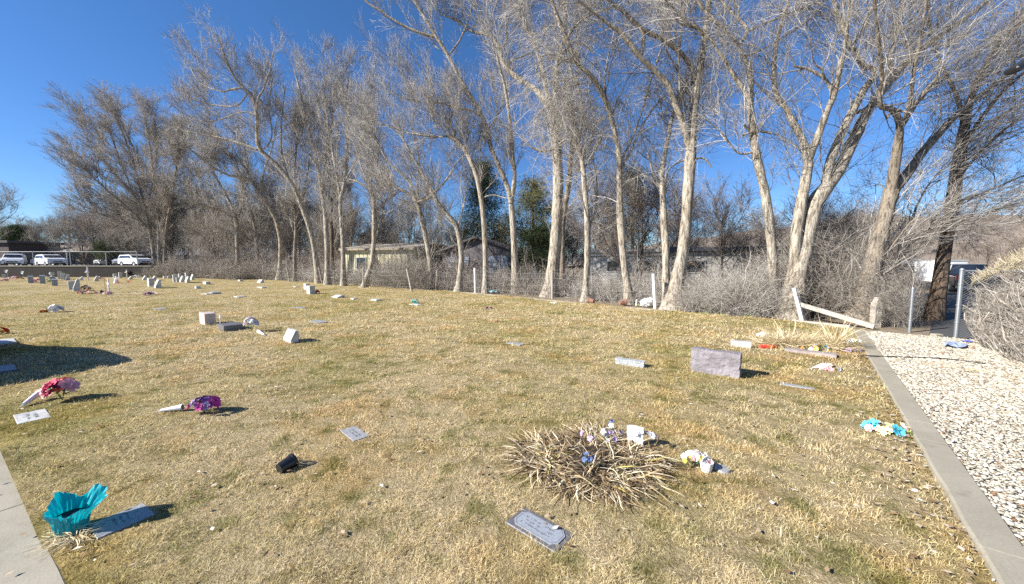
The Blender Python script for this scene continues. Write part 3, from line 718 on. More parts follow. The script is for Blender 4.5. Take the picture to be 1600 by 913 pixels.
T('far straight trunk first from the left beside the end of the dark retaining wall', (241, 431), [[(242,432,9),(240,400,8),(236,370,7),(228,330,6),(215,280,5),(200,230,4),(178,175,2)], [(234,360,5),(205,330,4),(170,300,3),(130,262,2)]], big=20, biglen=5.5, dens=.95, up=.2, bias=(-.35,0,0), bk=BK2, tw=TW2, l1=1.2)
T('far straight trunk second from the left beside the end of the dark retaining wall', (249, 431), [[(250,432,8),(249,400,7),(248,365,6),(246,320,5),(240,270,4),(232,215,3),(225,180,2)], [(248,360,4),(262,320,3),(275,260,3),(280,205,2)]], big=16, biglen=5, dens=.85, up=.25, bk=BK2, tw=TW2, l1=1.2)
T('far dark trunk third from the left beside the end of the dark retaining wall', (257, 431), [[(258,432,8),(258,400,7),(260,360,6),(268,310,5),(278,250,4),(285,200,2)], [(260,365,4),(285,330,3),(300,280,2)]], big=16, biglen=5, dens=.85, up=.25, bk=BK2, tw=TW2, l1=1.2)
rng = np.random.default_rng(99)
# ---- generic trees behind the front row
def generic(seed, h, spread, nl=9, dens=.8, ang=38, bk=None, tw=None, dist=35, r0=.16, big=12, up=.45, l1=1.0, t0=.25):
    global rng
    rng = np.random.default_rng(seed)
    k = 14; z = np.linspace(-.15, h*.72, k); tr = np.zeros((1, k, 3)); tr[0, :, 2] = z
    tr[0, :, 0] = np.cumsum(rng.normal(size=k)*.05*h/14); tr[0, :, 1] = np.cumsum(rng.normal(size=k)*.05*h/14); tr[0, 0, :2] = 0
    rr = (r0*np.linspace(1, .25, k))[None]
    Pl, Rl = spawn(tr, rr, nl, t0, ang, h*.55*spread, k, up=up, wig=.1, rk=.014, rmin=.03, rpar=.75, tip=.2)
    P = np.concatenate([tr, Pl]); Rr = np.concatenate([rr, Rl])
    bg_, twg = crown_from(P, Rr, dens, dist, up, 0, l1, big, h*.22)
    return merge([tubes(P, Rr, 8)]+bg_), merge(twg)
def tree_from(gen, loc, label, rz=0, s=1, bk=None, tw=None, group=None, name='bare_tree', cat='tree'):
    root = thing(name, label, cat, loc, rz, group); root.scale = (s, s, s)
    t, c = gen
    np_mesh('trunk', t[0], t[1], bk or BK2, root, smooth=True)
    np_mesh('crown', c[0], c[1], tw or TW2, root, attrs={'rnd': c[2]})
    return root
def place_copy(src, loc, rz, s, label=None, group=None):
    c = copy_tree(src); c.location = tuple(loc); c.rotation_euler = (0, 0, rz); c.scale = (s, s, s)
    if label: c['label'] = label
    if group: c['group'] = group
    return c
gA = generic(11, 13, .8, dens=.7, dist=30); gB = generic(12, 10, 1.0, nl=14, dens=.75, dist=30, t0=.1, ang=50, up=.25); gC = generic(13, 7, 1.05, nl=18, dens=.7, dist=26, t0=.03, r0=.09, ang=58, up=.2)
BACKG = 'bare trees crowded behind the front row'
LB = 'bare grey tree crowded among others behind the front row of trees'
tA = tree_from(gA, D(600, 450, 42)*[1, 1, 0], LB, group=BACKG); tB = tree_from(gB, D(455, 450, 50)*[1, 1, 0], LB, 1, 1, group=BACKG)
bk_spots = [(330, 60, 'A', 1.15), (365, 62, 'B', 1.3), (420, 58, 'A', 1.1), (300, 66, 'B', 1.5), (470, 55, 'A', 1.15), (500, 47, 'B', 1.1), (552, 45, 'A', 1.1), (530, 60, 'A', 1.3), (640, 46, 'B', 1.1),
            (690, 52, 'A', .9), (345, 52, 'B', 1.2), (390, 50, 'A', 1.0), (880, 44, 'B', 1.0), (950, 40, 'A', .7), (1035, 46, 'B', .8), (440, 47, 'B', 1.2), (275, 58, 'A', 1.3), (320, 53, 'A', 1.1)]
rs = np.random.default_rng(5)
for (px, Yd, kk, s) in bk_spots:
    p = D(px, 450, Yd); place_copy({'A': tA, 'B': tB}[kk], (p[0], Yd, 0), rs.random()*6.28, s*.9)
# dense brown trees right of centre
tC = tree_from(gC, D(1000, 450, 24)*[1, 1, 0], 'dense brown leafless tree with tangled crown behind the pale mobile home', 0, 1.15, BK3, TW3, name='bare_tree')
place_copy(tC, (D(1128, 450, 22)[0], 22, 0), 2.0, .84, 'round headed dark shrubby tree behind the long dark roofed mobile home')
place_copy(tC, (D(935, 450, 30)[0], 30, 0), 4.0, 1.2, 'dark leafless tree between the white trailer and the pale mobile home')
place_copy(tC, (D(1060, 450, 33)[0], 33, 0), 1.0, 1.25, 'tall brown leafless tree seen past the tall straight pale trunk')
place_copy(tC, (D(1195, 450, 30)[0], 30, 0), 5.0, .8, 'low dark leafless tree below the open sky left of the largest twin stemmed tree')
place_copy(tC, (D(1290, 450, 19)[0], 19, 0), .6, .72, 'leafless thicket tree filling the gap right of the largest twin stemmed tree')
place_copy(tC, (D(1330, 450, 25)[0], 25, 0), 2.6, .75, 'leafless tree behind the stout forked tree with burly base')
tD = tree_from(gC, D(350, 450, 47)*[1, 1, 0], 'low bushy grey tree filling the gaps behind the far end of the row', 0, 1.1, BK2, TW2, group='bushy grey trees behind the far end of the row')
for (px, Yd, s) in [(262, 56, 1.3), (290, 60, 1.5), (318, 50, 1.1), (385, 47, 1.1), (415, 52, 1.3), (445, 45, 1.0), (480, 50, 1.3), (512, 42, 1.0), (545, 47, 1.2), (585, 40, .95), (615, 50, 1.2), (660, 44, .9), (720, 48, 1.0), (775, 42, .9), (880, 40, .9), (900, 52, 1.1), (240, 62, 1.4), (340, 62, 1.6), (440, 64, 1.7), (530, 64, 1.6)]:
    p = D(px, 450, Yd); place_copy(tD, (p[0], Yd, 0), rs.random()*6.28, s)
BT = 'brown thicket trees behind the middle of the row'
for (px, Yd, s) in [(610, 44, .8), (665, 44, .7), (715, 45, .9), (780, 44, .8), (840, 42, .8), (895, 40, .75), (960, 38, .8), (1085, 34, .7), (1150, 33, .75), (1235, 34, .6), (1310, 30, .8), (1365, 27, .75), (1395, 31, .8), (1270, 38, .7), (1340, 36, .9)]:
    place_copy(tD, (D(px, 450, Yd)[0], Yd, 0), rs.random()*6.28, s, 'brown leafless tree in the thicket behind the middle and right of the row', BT)
# far right slope of grey trees behind the hedge
HG = 'grey trees on the slope beyond the hedge'
for i, (px, Yd, s) in enumerate([(1450, 96, .9), (1480, 104, .9), (1510, 112, .9), (1540, 96, .9), (1570, 108, .9), (1600, 92, .9), (1635, 100, .9), (1500, 80, .8), (1500, 62, .75), (1540, 55, .78), (1580, 50, .8), (1625, 46, .85), (1680, 42, .85), (1520, 75, .95), (1565, 66, .95), (1610, 58, .95), (1660, 52, 1.0), (1440, 80, .8), (1400, 90, .8), (1730, 48, .9), (1475, 90, .9)]):
    place_copy(tC, (D(px, 450, Yd)[0], Yd, hill_z(D(px, 450, Yd)[0], Yd)-.1), rs.random()*6.28, s, 'hazy grey leafless tree among those on the slope beyond the clipped hedge', HG)
# far left
FG = 'bare trees beyond the car park'
place_copy(tB, (D(92, 400, 62)[0], 62, 1.3), .5, .68, 'small bare tree with open crown between the two white cars and the brown office')
place_copy(tB, (D(-5, 400, 66)[0], 66, 1.3), 2.5, 1.35, 'bare tree cut by the left edge of the picture beyond the car park')
place_copy(tB, (D(-60, 400, 60)[0], 60, 1.3), 1.5, 1.2, 'second bare tree at the far left edge beyond the car park')
for i, (px, Yd, s) in enumerate([(150, 70, .95), (175, 66, .85), (205, 62, .9), (228, 64, 1.0), (130, 82, 1.1), (60, 95, 1.1), (20, 100, 1.1), (190, 84, 1.2), (255, 78, 1.2), (300, 85, 1.2), (350, 90, 1.2), (110, 90, 1.2), (160, 76, 1.1), (215, 74, 1.2), (240, 88, 1.3), (90, 100, 1.1), (275, 92, 1.3), (325, 100, 1.3), (400, 95, 1.2), (450, 98, 1.2)]):
    place_copy([tC, tB][i % 2], (D(px, 400, Yd)[0], Yd, 1.2), rs.random()*6.28, s*[1.5, 1.0][i % 2], 'bushy leafless tree lining the far side of the car park', FG)
# evergreens
def leafy(seed, n_cl, cl_r, per, shape, leaf=.06):
    r = np.random.default_rng(seed); c = shape(r, n_cl)
    p = (c[:, None, :]+r.normal(size=(n_cl, per, 3))*cl_r*np.array([1, 1, .55])).reshape(-1, 3); n = len(p)
    d = nrm(r.normal(size=(n, 3))+np.array([0, 0, .4])); e = nrm(np.cross(d, r.normal(size=(n, 3))))
    l = leaf*(.7+.8*r.random((n, 1))); w_ = l*.22
    V = np.stack([p-e*w_, p+e*w_, p+d*l*1.6+e*w_*.2, p+d*l*1.6-e*w_*.2], 1).reshape(-1, 3)
    rd = np.repeat(np.clip(np.repeat(r.random(n_cl), per)*.6+r.random(n)*.4, 0, 1), 4)
    return V, np.arange(n)[:, None]*4+np.array([[0, 1, 2, 3]]), rd
GRN = attr_mat('conifer_needles', [(0, (.035, .05, .02)), (.5, (.075, .10, .04)), (1, (.16, .17, .075))], rough=.8, spec=.15, trans=.1)
GRN2 = attr_mat('olive_needles', [(0, (.07, .075, .03)), (.5, (.15, .15, .065)), (1, (.27, .25, .12))], rough=.8, spec=.15, trans=.1)
def evergreen(label, px, Yd, z0, h, wd, mat, seed, conical=True, n=420, leaf=.09, name='evergreen_tree'):
    p = D(px, 450, Yd)
    def shape(r, k):
        t = r.random(k)**.8; a = r.random(k)*6.28
        rad = wd*(1-t)**.75*(.35+.65*np.sqrt(r.random(k))) if conical else wd*np.sin(np.pi*np.clip(.12+.86*t, 0, 1))**.6*np.sqrt(r.random(k))
        rad = rad*(1+.25*np.sin(a*3+seed)+.2*np.sin(t*19+a))
        return np.stack([rad*np.cos(a), rad*np.sin(a), h*(.12+.88*t)-.12*rad], -1)
    V, Q, rd = leafy(seed, n, .30*max(1, h/7), 110, shape, leaf)
    root = thing(name, label, 'evergreen tree', (p[0], Yd, z0))
    tr = np.array([[[0, 0, -.1], [.1, 0, h*.35], [0, .1, h*.7], [0, 0, h*.97]]]); global rng
    rng = np.random.default_rng(seed)
    Pl, Rl = spawn(tr, np.array([[.2, .15, .1, .03]]), 30, .1, 70, wd*.9, 6, up=.1, rmin=.02)
    Vt, Qt, _ = merge([tubes(tr, np.array([[.2, .15, .1, .03]]), 8), tubes(Pl, Rl, 4)])
    np_mesh('trunk', Vt, Qt, BK3, root, smooth=True)
    np_mesh('crown', V, Q, mat, root, attrs={'rnd': rd})
    return root
evergreen('dark green pine with pointed top behind the dark shed', 757, 36, 0, 11.2, 3.4, GRN, 21, n=300)
evergreen('olive green juniper with loose crown right of the pointed pine', 832, 34, 0, 9.2, 2.6, GRN2, 22, False, n=230)
evergreen('dark evergreen low between the thick furrowed tree and the white trailer', 845, 29, 0, 4.6, 2.2, GRN, 23, False, n=130)
evergreen('broad dark evergreen mixed with brown branches at the right of the middle', 985, 34, 0, 10.5, 2.2, GRN, 24, True, n=150)
evergreen('dark round evergreen bush behind the white cars at the end of the car park', 186, 63, 1.3, 4.6, 2.9, GRN, 25, False)
evergreen('dark evergreen behind the brown office roof', 40, 98, 1.3, 10, 5, GRN, 26, False, leaf=.16)
evergreen('dark spruce showing between bare trunks left of the yellow sided house', 520, 52, 0, 8, 2.5, GRN, 27, True)
evergreen('low dark evergreen behind the bare trees right of the spruce', 590, 50, 0, 6.2, 3, GRN, 28, False)
# ================================================================ thickets
def bramble(name, label, pts, width, hgt, n, mat, seed, stem=1.0, kind='stuff', lean=.6, rr=.006):
    """tangled stems along a line of ground points"""
    global rng
    rng = np.random.default_rng(seed)
    pts = np.array(pts, float); seg = np.linalg.norm(np.diff(pts, axis=0), axis=1); cum = np.concatenate([[0], np.cumsum(seg)])
    s = rng.random(n)*cum[-1]; i = np.clip(np.searchsorted(cum, s)-1, 0, len(seg)-1); f = ((s-cum[i])/seg[i])[:, None]
    c = pts[i]*(1-f)+pts[i+1]*f; dr = nrm(pts[i+1]-pts[i]); nv = np.stack([-dr[:, 1], dr[:, 0]], -1)
    c = c+nv*((rng.random(n)-.3)*width)[:, None]
    keep = (c-a0)@an < -.45; c = c[keep]; s = s[keep]; n = len(c)
    clump = .65+.35*np.sin(s*1.3+seed)*np.sin(s*.47+2)+.15*np.sin(s*4.1)
    K = 8; P = np.empty((n, K, 3)); P[:, 0, :2] = c; P[:, 0, 2] = -.05
    d = nrm(np.concatenate([rng.normal(size=(n, 2))*lean, np.ones((n, 1))], 1)); L = hgt*clump*(.45+.75*rng.random(n))
    for k in range(1, K):
        d = nrm(d+rng.normal(size=(n, 3))*.22+np.array([0, 0, .03-.10*k/K])); P[:, k] = P[:, k-1]+d*(L/(K-1))[:, None]
    P[..., 2] = np.maximum(P[..., 2], -.05)
    Rr = (rr*(.7+.9*rng.random(n)**2))[:, None]*np.linspace(1.2, .5, K)[None]
    P2, R2 = spawn(P, Rr, n*6, .1, 55, hgt*.34, 5, up=.1, wig=.3, rmin=rr*.42, rk=.01)
    P3, R3 = spawn(P2, R2, n*9, .1, 55, hgt*.16, 3, up=.05, wig=.35, rmin=rr*.34, rk=.01)
    ok_ = lambda A: ((A[..., :2]-a0)@an).max(1) < -.12
    k1, k2, k3 = ok_(P), ok_(P2), ok_(P3)
    V, Q, r = merge([tubes(P[k1], Rr[k1], 4), tubes(P2[k2], R2[k2], 3), tubes(P3[k3], R3[k3], 3)])
    o = np_mesh(name, V, Q, mat, attrs={'rnd': r})
    if kind == 'stuff': tag(o, kind='stuff')
    else: tag(o, label, 'hedge')
    return o
def LN(*px): return [G(x, y)[:2]+en*off for (x, y, off) in px]
bramble('brush', None, LN((234, 431, .3), (262, 431, .6), (330, 434, 1.2), (420, 438, 1.5)), 4, 3.4, 2600, TW2, 31, rr=.016)
bramble('brush', None, LN((420, 438, 1.2), (540, 446, 1.2), (640, 452, 1.0)), 3.0, 2.5, 1700, TW4, 32, rr=.012)
bramble('brush', None, LN((590, 450, .8), (640, 453, .7), (662, 454, .7)), 1.6, 3.2, 900, TW2, 33, rr=.009, lean=.35)
bramble('brush', None, LN((650, 453, 1.0), (760, 459, 1.0), (860, 465, .8)), 2.4, 2.0, 620, TW2, 34, rr=.008)
bramble('brush', None, LN((880, 468, .9), (950, 473, .8), (1040, 480, .7)), 2.0, 2.1, 700, TW4, 35, rr=.007)
bramble('brush', None, LN((1062, 487, .4), (1130, 491, .4), (1205, 496, .5)), 2.0, 2.5, 1500, TW4, 36, rr=.0062)
bramble('brush', None, LN((1250, 501, 1.6), (1300, 503, 2.2), (1345, 507, 2.6)), 2.4, 4.0, 1100, TW2, 37, rr=.007)
bramble('brush', None, LN((1380, 512, .95), (1405, 514, .9), (1452, 518, .7)), 1.3, 2.1, 620, TW2, 38, rr=.005)
bramble('brush', None, LN((1380, 515, 3.0), (1440, 515, 3.0)), 3, 2.6, 500, TW3, 39, rr=.007)
bramble('brush', None, LN((640, 453, 4), (900, 470, 4), (1130, 490, 4), (1390, 515, 5)), 6, 2.6, 1300, TW2, 40, rr=.011)
bramble('brush', None, LN((235, 431, 6), (640, 453, 7)), 10, 4.6, 2600, TW3, 41, rr=.024)
bramble('brush', None, [(D(236, 430, 47.2)[0], 46.9), (-36, 44.5), (-30, 41)], 2.2, 3.0, 1300, TW2, 42, rr=.016)
# ================================================================ stone and flowers
GRW = M('white_granite', (.52, .515, .49), .55, .38, 9, .1, bscale=120, bdist=.002)
GRG = M('grey_granite', (.33, .34, .35), .5, .35, 60, .12, bscale=120, bdist=.002)
GRB = M('blue_grey_granite', (.15, .145, .16), .45, .35, 55, .1, bscale=120, bdist=.002)
GRP = M('pink_granite', (.56, .47, .43), .55, .25, 50, .1, bscale=120, bdist=.002)
GRM = M('mauve_rough_stone', (.25, .228, .245), .75, .40, 5, 1.0, bscale=16, bdist=.03)
GRR = M('chipped_granite', (.40, .42, .43), .8, .4, 20, .9, bscale=35, bdist=.02)
LET = M('engraved_letters', (.17, .17, .18), .8, .2, 20, 0)
WHP = M('white_plastic', (.80, .80, .80), .4, .06, 10, .05)
BLK = M('black_plastic', (.018, .019, .022), .35, .3, 10, .05)
DRY = attr_mat('dry_straps', [(0, (.08, .05, .025)), (.30, (.25, .165, .085)), (.54, (.47, .355, .20)), (.82, (.70, .585, .385)), (1, (.84, .76, .57))], rough=.7, spec=.25, trans=.15)
STRAW = attr_mat('bright_straw', [(0, (.42, .32, .17)), (.4, (.72, .60, .38)), (1, (.90, .82, .60))], rough=.7, trans=.15)
DRYM = M('dry_stems', (.62, .50, .32), .8, .4, 12, .1)
LEAF = M('cloth_leaves', (.10, .19, .07), .6, .4, 15, .05)
LEAFL = M('pale_leaves', (.36, .48, .12), .6, .3, 15, .05)
def petal_mat(nm, c): return M(nm, c, .6, .22, 14, .05)
PC = dict(pink=petal_mat('pink_petals', (.85, .42, .45)), crimson=petal_mat('crimson_petals', (.68, .045, .14)), magenta=petal_mat('magenta_petals', (.62, .05, .33)), purple=petal_mat('purple_petals', (.22, .07, .28)),
          lilac=petal_mat('lilac_petals', (.55, .42, .66)), white=petal_mat('white_petals', (.82, .81, .79)), yellow=petal_mat('yellow_petals', (.85, .68, .12)), lemon=petal_mat('lemon_petals', (.86, .82, .42)),
          orange=petal_mat('orange_petals', (.85, .28, .05)), red=petal_mat('red_petals', (.72, .05, .03)), blue=petal_mat('blue_petals', (.13, .19, .38)), teal=petal_mat('teal_petals', (.10, .50, .42)), sky=petal_mat('sky_blue_petals', (.10, .55, .72)), navy=petal_mat('navy_petals', (.035, .045, .09)), cream=petal_mat('cream_petals', (.80, .74, .60)))
GZ = lambda x, y: float(und(np.array([x]), np.array([y]))[0])*min(1, max(.3, (y+1)/3))
def petals(mb, c, r, nrm_, n=7, layers=2, rnd=random):
    """an open blossom: cupped petals round a normal"""
    nv = Vector(nrm_).normalized(); u = nv.orthogonal().normalized(); v = nv.cross(u); c = Vector(tuple(c))
    for l in range(layers):
        rr = r*(1-.33*l); lift = .25+.45*l
        for k in range(n):
            a = 2*math.pi*(k+.5*l)/n+rnd.uniform(-.15, .15); a1, a2 = a-math.pi/n*1.15, a+math.pi/n*1.15
            d = lambda q: u*math.cos(q)+v*math.sin(q)
            q = rr*rnd.uniform(.85, 1.15)
            P = [c, c+d(a1)*q*.55+nv*q*lift*.45, c+d(a1*.6+a*.4)*q*.95+nv*q*lift, c+d(a)*q*1.05+nv*q*lift*.85, c+d(a2*.6+a*.4)*q*.95+nv*q*lift, c+d(a2)*q*.55+nv*q*lift*.45]
            mb.add(P, [(0, 1, 2, 3), (0, 3, 4, 5)])
def blossoms(root, spec, cx, cy, cz, spread, seed=0, leafn=14, leafmat=None, dome=.7, name='blossoms', leafsize=1.6):
    """spec: list of (colour, count, radius)"""
    rnd = random.Random(seed)
    for col, n, r in spec:
        mb = MB()
        for _ in range(n):
            a = rnd.uniform(0, 6.28); q = math.sqrt(rnd.random()); h = math.sqrt(max(0, 1-q*q*.9))
            d = Vector((math.cos(a)*q, math.sin(a)*q, h*dome+rnd.uniform(-.1, .1)))
            petals(mb, (cx+d.x*spread[0], cy+d.y*spread[1], cz+max(.03, d.z)*spread[2]), r*rnd.uniform(.8, 1.2), (d.x*1.3, d.y*1.3-.3, d.z+.2), rnd=rnd)
        mb.build(name, PC[col], root, fixn=False)
    if leafn:
        mb = MB()
        for _ in range(leafn):
            a = rnd.uniform(0, 6.28); q = rnd.uniform(.2, 1); z = rnd.uniform(0, .6)
            p = Vector((cx+math.cos(a)*q*spread[0]*.9, cy+math.sin(a)*q*spread[1]*.9, cz+z*spread[2])); L = spec[0][2]*leafsize*rnd.uniform(.7, 1.2)
            d = Vector((math.cos(a), math.sin(a), rnd.uniform(-.3, .6))).normalized(); s = d.cross(Vector((0, 0, 1))).normalized()*L*.25
            mb.add([p, p+d*L*.5+s, p+d*L, p+d*L*.5-s], [(0, 1, 2, 3)])
        mb.build('leaves', leafmat or LEAF, root, fixn=False)
def at(px, py):
    g = G(px, py); return (g[0], g[1], GZ(g[0], g[1]))
def letters(root, w_, d_, z, rows, seed, mat=LET, y0=0, amp=.8, x0=0, size=.018):
    """illegible worn lettering: short cut strokes in rows, as on the stone"""
    rnd = random.Random(seed); mb = MB(); 
    for r_ in range(rows):
        yy = y0+(rows-1)/2*size*1.9-r_*size*1.9; x = -w_/2*amp+rnd.uniform(0, .03); end = w_/2*amp-rnd.uniform(0, .04)
        while x < end:
            if rnd.random() < .2: x += size*.8; continue
            for _ in range(rnd.choice([2, 2, 3])):
                h = rnd.random() < .45
                mb.box((x0+x+rnd.uniform(0, size*.3), yy+rnd.uniform(-size*.3, size*.3), z), (size*.42 if h else size*.13, size*.13 if h else size*.8, .0016), rz=rnd.uniform(-.2, .2))
            x += size*.72
    mb.build('lettering', mat, root)
def flat_marker(px, py, w_, d_, mat, label, panel=False, rows=0, seed=1, cat='grave marker', ang=None, h=.012, group=None, name='grave_marker', clr=True, lsz=.018):
    p = at(px, py); a = UA if ang is None else ang
    root = thing(name, label, cat, p, a, group)
    rnd = random.Random(seed); MB().box((0, 0, h/2-.03), (w_, d_, h+.06), bev=.004).build('slab', mat, root)
    if panel:
        mb = MB(); c = .035; x, y = w_*.43, d_*.36
        pl = [(-x+c, -y), (x-c, -y), (x, -y+c), (x, y-c), (x-c, y), (-x+c, y), (-x, y-c), (-x, -y+c)]
        mb.prism([q for q in pl], h+.001, h+.006, 'z').build('raised_panel', panel if panel is not True else GRG, root)
        h2 = h+.0065
        bd = MB()
        for i in range(8):
            q, r_ = pl[i], pl[(i+1) % 8]; s = .93
            bd.tube([(q[0]*s, q[1]*s*.97, h2), (r_[0]*s, r_[1]*s*.97, h2)], .0014, 4)
        bd.build('panel_border', LET, root)
    else: h2 = h+.0008
    if rows: letters(root, w_*.8, d_, h2, rows, seed, size=lsz)
    if clr: clear(p[0], p[1], w_/2-.010, d_/2-.010, a)
    return root
def rough_block(w_, d_, h, lean=0, rough=0.0, seed=0, cx=0, cy=0, sub=7, topslope=0, taper=0):
    """upright stone with rock-pitched edges; front faces -y"""
    rnd = random.Random(seed); mb = MB(); n = sub; V = {}; 
    def P(i, j, k):
        u, v, t = i/n-.5, j/2-.5, k/n
        x = u*w_*(1-taper*t); y = v*d_*(1-lean*t)+lean*t*d_*.5*0; z = t*(h+topslope*(-v))
        e = (i in (0, n)) or (k == n) or (j in (0, 2))
        q = rough if e else 0
        return (cx+x+rnd.uniform(-q, q), cy+y+lean*t*d_*.0+rnd.uniform(-q, q)*.6, z+rnd.uniform(-q, q)*(k > 0)-(.05 if k == 0 else 0))
    idx = {}
    for i in range(n+1):
        for j in range(3):
            for k in range(n+1):
                if i in (0, n) or j in (0, 2) or k in (0, n): idx[i, j, k] = len(idx); V[idx[i, j, k]] = P(i, j, k)
    Fc = []
    for i in range(n):
        for k in range(n):
            for j in (0, 2): Fc.append((idx[i, j, k], idx[i+1, j, k], idx[i+1, j, k+1], idx[i, j, k+1]))
        for j in range(2):
            for k in (0, n): Fc.append((idx[i, j, k], idx[i+1, j, k], idx[i+1, j+1, k], idx[i, j+1, k]))
    for k in range(n):
        for j in range(2):
            for i in (0, n): Fc.append((idx[i, j, k], idx[i, j+1, k], idx[i, j+1, k+1], idx[i, j, k+1]))
    mb.add([V[i] for i in range(len(V))], Fc); return mb
def headstone(px, py, w_, h, d_, mat, label, kind='block', ang=None, base=0.0, seed=0, group=None, name='headstone', rough=None, clr=True, rows=0):
    p = at(px, py); a = UA if ang is None else ang
    root = thing(name, label, 'headstone', p, a, group)
    if base: MB().box((0, 0, base/2-.03), (w_*1.22, d_*1.6, base+.06), bev=.008).build('base', GRG if mat is not GRG else GRW, root)
    if kind == 'slant':     # low back, sloping face
        mb = MB(); mb.prism([(-d_/2, 0), (d_/2, 0), (d_/2, h), (d_*.12, h), (-d_/2, h*.25)], 0, 1)
        V = [(-w_/2 + q[1]*w_, q[0], q[2]+base) for q in mb.v]; mb.v = V; mb.build('stone', mat, root)
    elif kind == 'rough': 
        m_ = rough_block(w_, d_, h, rough=rough or .012, seed=seed); m_.v = [(x, y, z+base) for x, y, z in m_.v]; m_.build('stone', mat, root)
    elif kind == 'round':
        mb = MB(); n = 10; pl = [(-w_/2, 0)]+[(-w_/2*math.cos(math.pi*i/n), h-w_*.28+w_*.28*math.sin(math.pi*i/n)) for i in range(n+1)]+[(w_/2, 0)]
        mb.prism(pl, -d_/2, d_/2); mb.v = [(x, y, z+base) for x, y, z in mb.v]; mb.build('stone', mat, root)
    else: MB().box((0, 0, base+h/2-.02), (w_, d_, h+.04), bev=.006).build('stone', mat, root)
    if rows:
        mb = MB(); rnd = random.Random(seed)
        for r_ in range(rows):
            x = -w_*.32
            while x < w_*.32:
                mb.box((x, -d_/2-.001, base+h*(.75-.2*r_)), (.012, .003, .03)); x += .022*rnd.choice([1, 1, 2])
        mb.build('lettering', LET, root)
    if clr: clear(p[0], p[1], w_*(.61 if base else .5), d_*(.8 if base else .5), a)
    return root
# ---- foreground markers
flat_marker(842, 833, .43, .215, GRB, 'dark bordered flat grave marker with lighter raised panel, nearest in the lawn', panel=M('worn_panel_granite', (.31, .34, .385), .6, .25, 60, .1, bscale=120, bdist=.002), rows=3, seed=3, ang=R(-41), h=.012, lsz=.017)
flat_marker(554, 680, .36, .17, GRG, 'small grey flat grave marker sunk in open lawn above the tipped black pot', rows=2, seed=4, ang=R(-44), h=.006)
flat_marker(191, 816, .25, .29, GRG, 'light grey square flat marker in the shadow of the teal wrapped pot', rows=3, seed=5, ang=R(-31), h=.006)
flat_marker(51, 657, .46, .24, GRW, 'pale flat grave marker with worn lettering below the fallen white vase and pink bouquet', rows=2, seed=6, ang=R(-33), h=.008, lsz=.03)
flat_marker(4, 537.5, .8, .35, GRW, 'pale flat marker cut by the left edge just above the big shadow', rows=0, ang=R(-34), h=.03)
flat_marker(2, 579.5, .6, .3, GRB, 'blue grey flat marker inside the big shadow at the left edge', rows=0, ang=R(-34), h=.03)
flat_marker(250, 484.5, .6, .35, GRG, 'grey flat marker alone on open grass left of the pink granite block', h=.02)
flat_marker(497, 505, .62, .34, GRG, 'grey flat marker flush in grass beyond the white slant headstone', h=.02)
flat_marker(805, 540.5, .4, .2, GRG, 'small grey flat marker nearly overgrown in the middle of the lawn', h=.012)
flat_marker(1245, 610, .40, .10, GRG, 'narrow pale marker fragment half hidden by grass right of the mauve headstone', h=.010)
flat_marker(1265, 557, .80, .22, M('dusty_pink_stone', (.34, .29, .27), .7, .3, 9, .3), 'pinkish flat marker in front of the dried grasses and coloured flowers', ang=R(-40), h=.045)
flat_marker(468, 483, .6, .3, GRG, 'faint grey flat marker between the white block pair and the lawn centre', h=.012)
flat_marker(588, 471, .5, .3, GRW, 'pale low marker right of the low white sloping stone', h=.06)
flat_marker(553, 469.5, .3, .2, GRW, 'tiny pale marker between two low white markers', h=.06)
flat_marker(409, 450, 1.1, .3, GRW, 'long pale flat marker in front of the pale slanted stone', h=.08)
flat_marker(375, 465.5, .6, .4, GRW, 'pale flat marker in the far grass in line with the straight grey tree', h=.05)
flat_marker(336, 460, .8, .4, GRG, 'grey low flat marker in the far grass left of the long pale marker', h=.09)
flat_marker(463, 448.5, .5, .3, GRW, 'small pale marker in the far grass below the straight slim tree', h=.05)
flat_marker(323, 461, .5, .3, GRW, 'pale sliver of a marker touching the grey low flat marker', h=.04, ang=R(-20))
# ---- headstones with character
h_ = headstone(1117, 589, .70, .385, .16, GRM, 'rough mauve slab headstone standing alone in the right half of the lawn', 'rough', ang=R(-41), seed=3, rough=.011)
headstone(1157, 545.5, .37, .125, .15, GRW, 'small white block marker in the lawn behind the mauve slab headstone', 'block', ang=R(-28))
headstone(984, 574, .50, .10, .11, GRR, 'long low chipped grey marker in front of the mauve slab headstone', 'rough', ang=R(-32), seed=5, rough=.008)
headstone(455, 537, .44, .27, .17, GRW, 'white slant headstone with a long dark shadow in the left half of the lawn', 'slant', seed=2)
headstone(325, 508, .62, .33, .26, GRP, 'thick pinkish granite block headstone beside the low dark sided slab', 'block', seed=2)
# low slab with a small white post
p = at(361, 517); r_ = headstone(361, 516.5, .62, .13, .46, GRB, 'low wide blue grey slab headstone between the pink block and the white bouquet', 'block', seed=2)
pp = at(344.5, 512); rt = thing('grave_stake', 'small white stake standing at the left of the low blue grey slab', 'stake', pp)
MB().tube([(0, 0, -.05), (0, 0, .30)], .008, 6).build('post', WHP, rt); MB().box((0, 0, .27), (.045, .02, .10), bev=.003).build('card_holder', WHP, rt)
headstone(486, 461, .42, .48, .3, GRW, 'white upright block headstone with a red flower at its foot', 'block')
headstone(479.5, 453, .4, .40, .25, GRW, 'white upright headstone just behind the block with the red flower', 'block')
headstone(528, 466.5, .65, .13, .4, GRW, 'low white sloping stone right of the pair of white blocks', 'slant')
headstone(407, 442.5, .85, .30, .3, GRW, 'pale slanted stone leaning beside the fence far left of the two white blocks', 'slant')
headstone(323, 445, 1.0, .2, .3, GRW, 'low wide white stone alone right of the short row of white headstones', 'block')
headstone(309, 452, .45, .18, .25, GRW, 'tiny white block alone in grass in front of the row of white headstones', 'block')
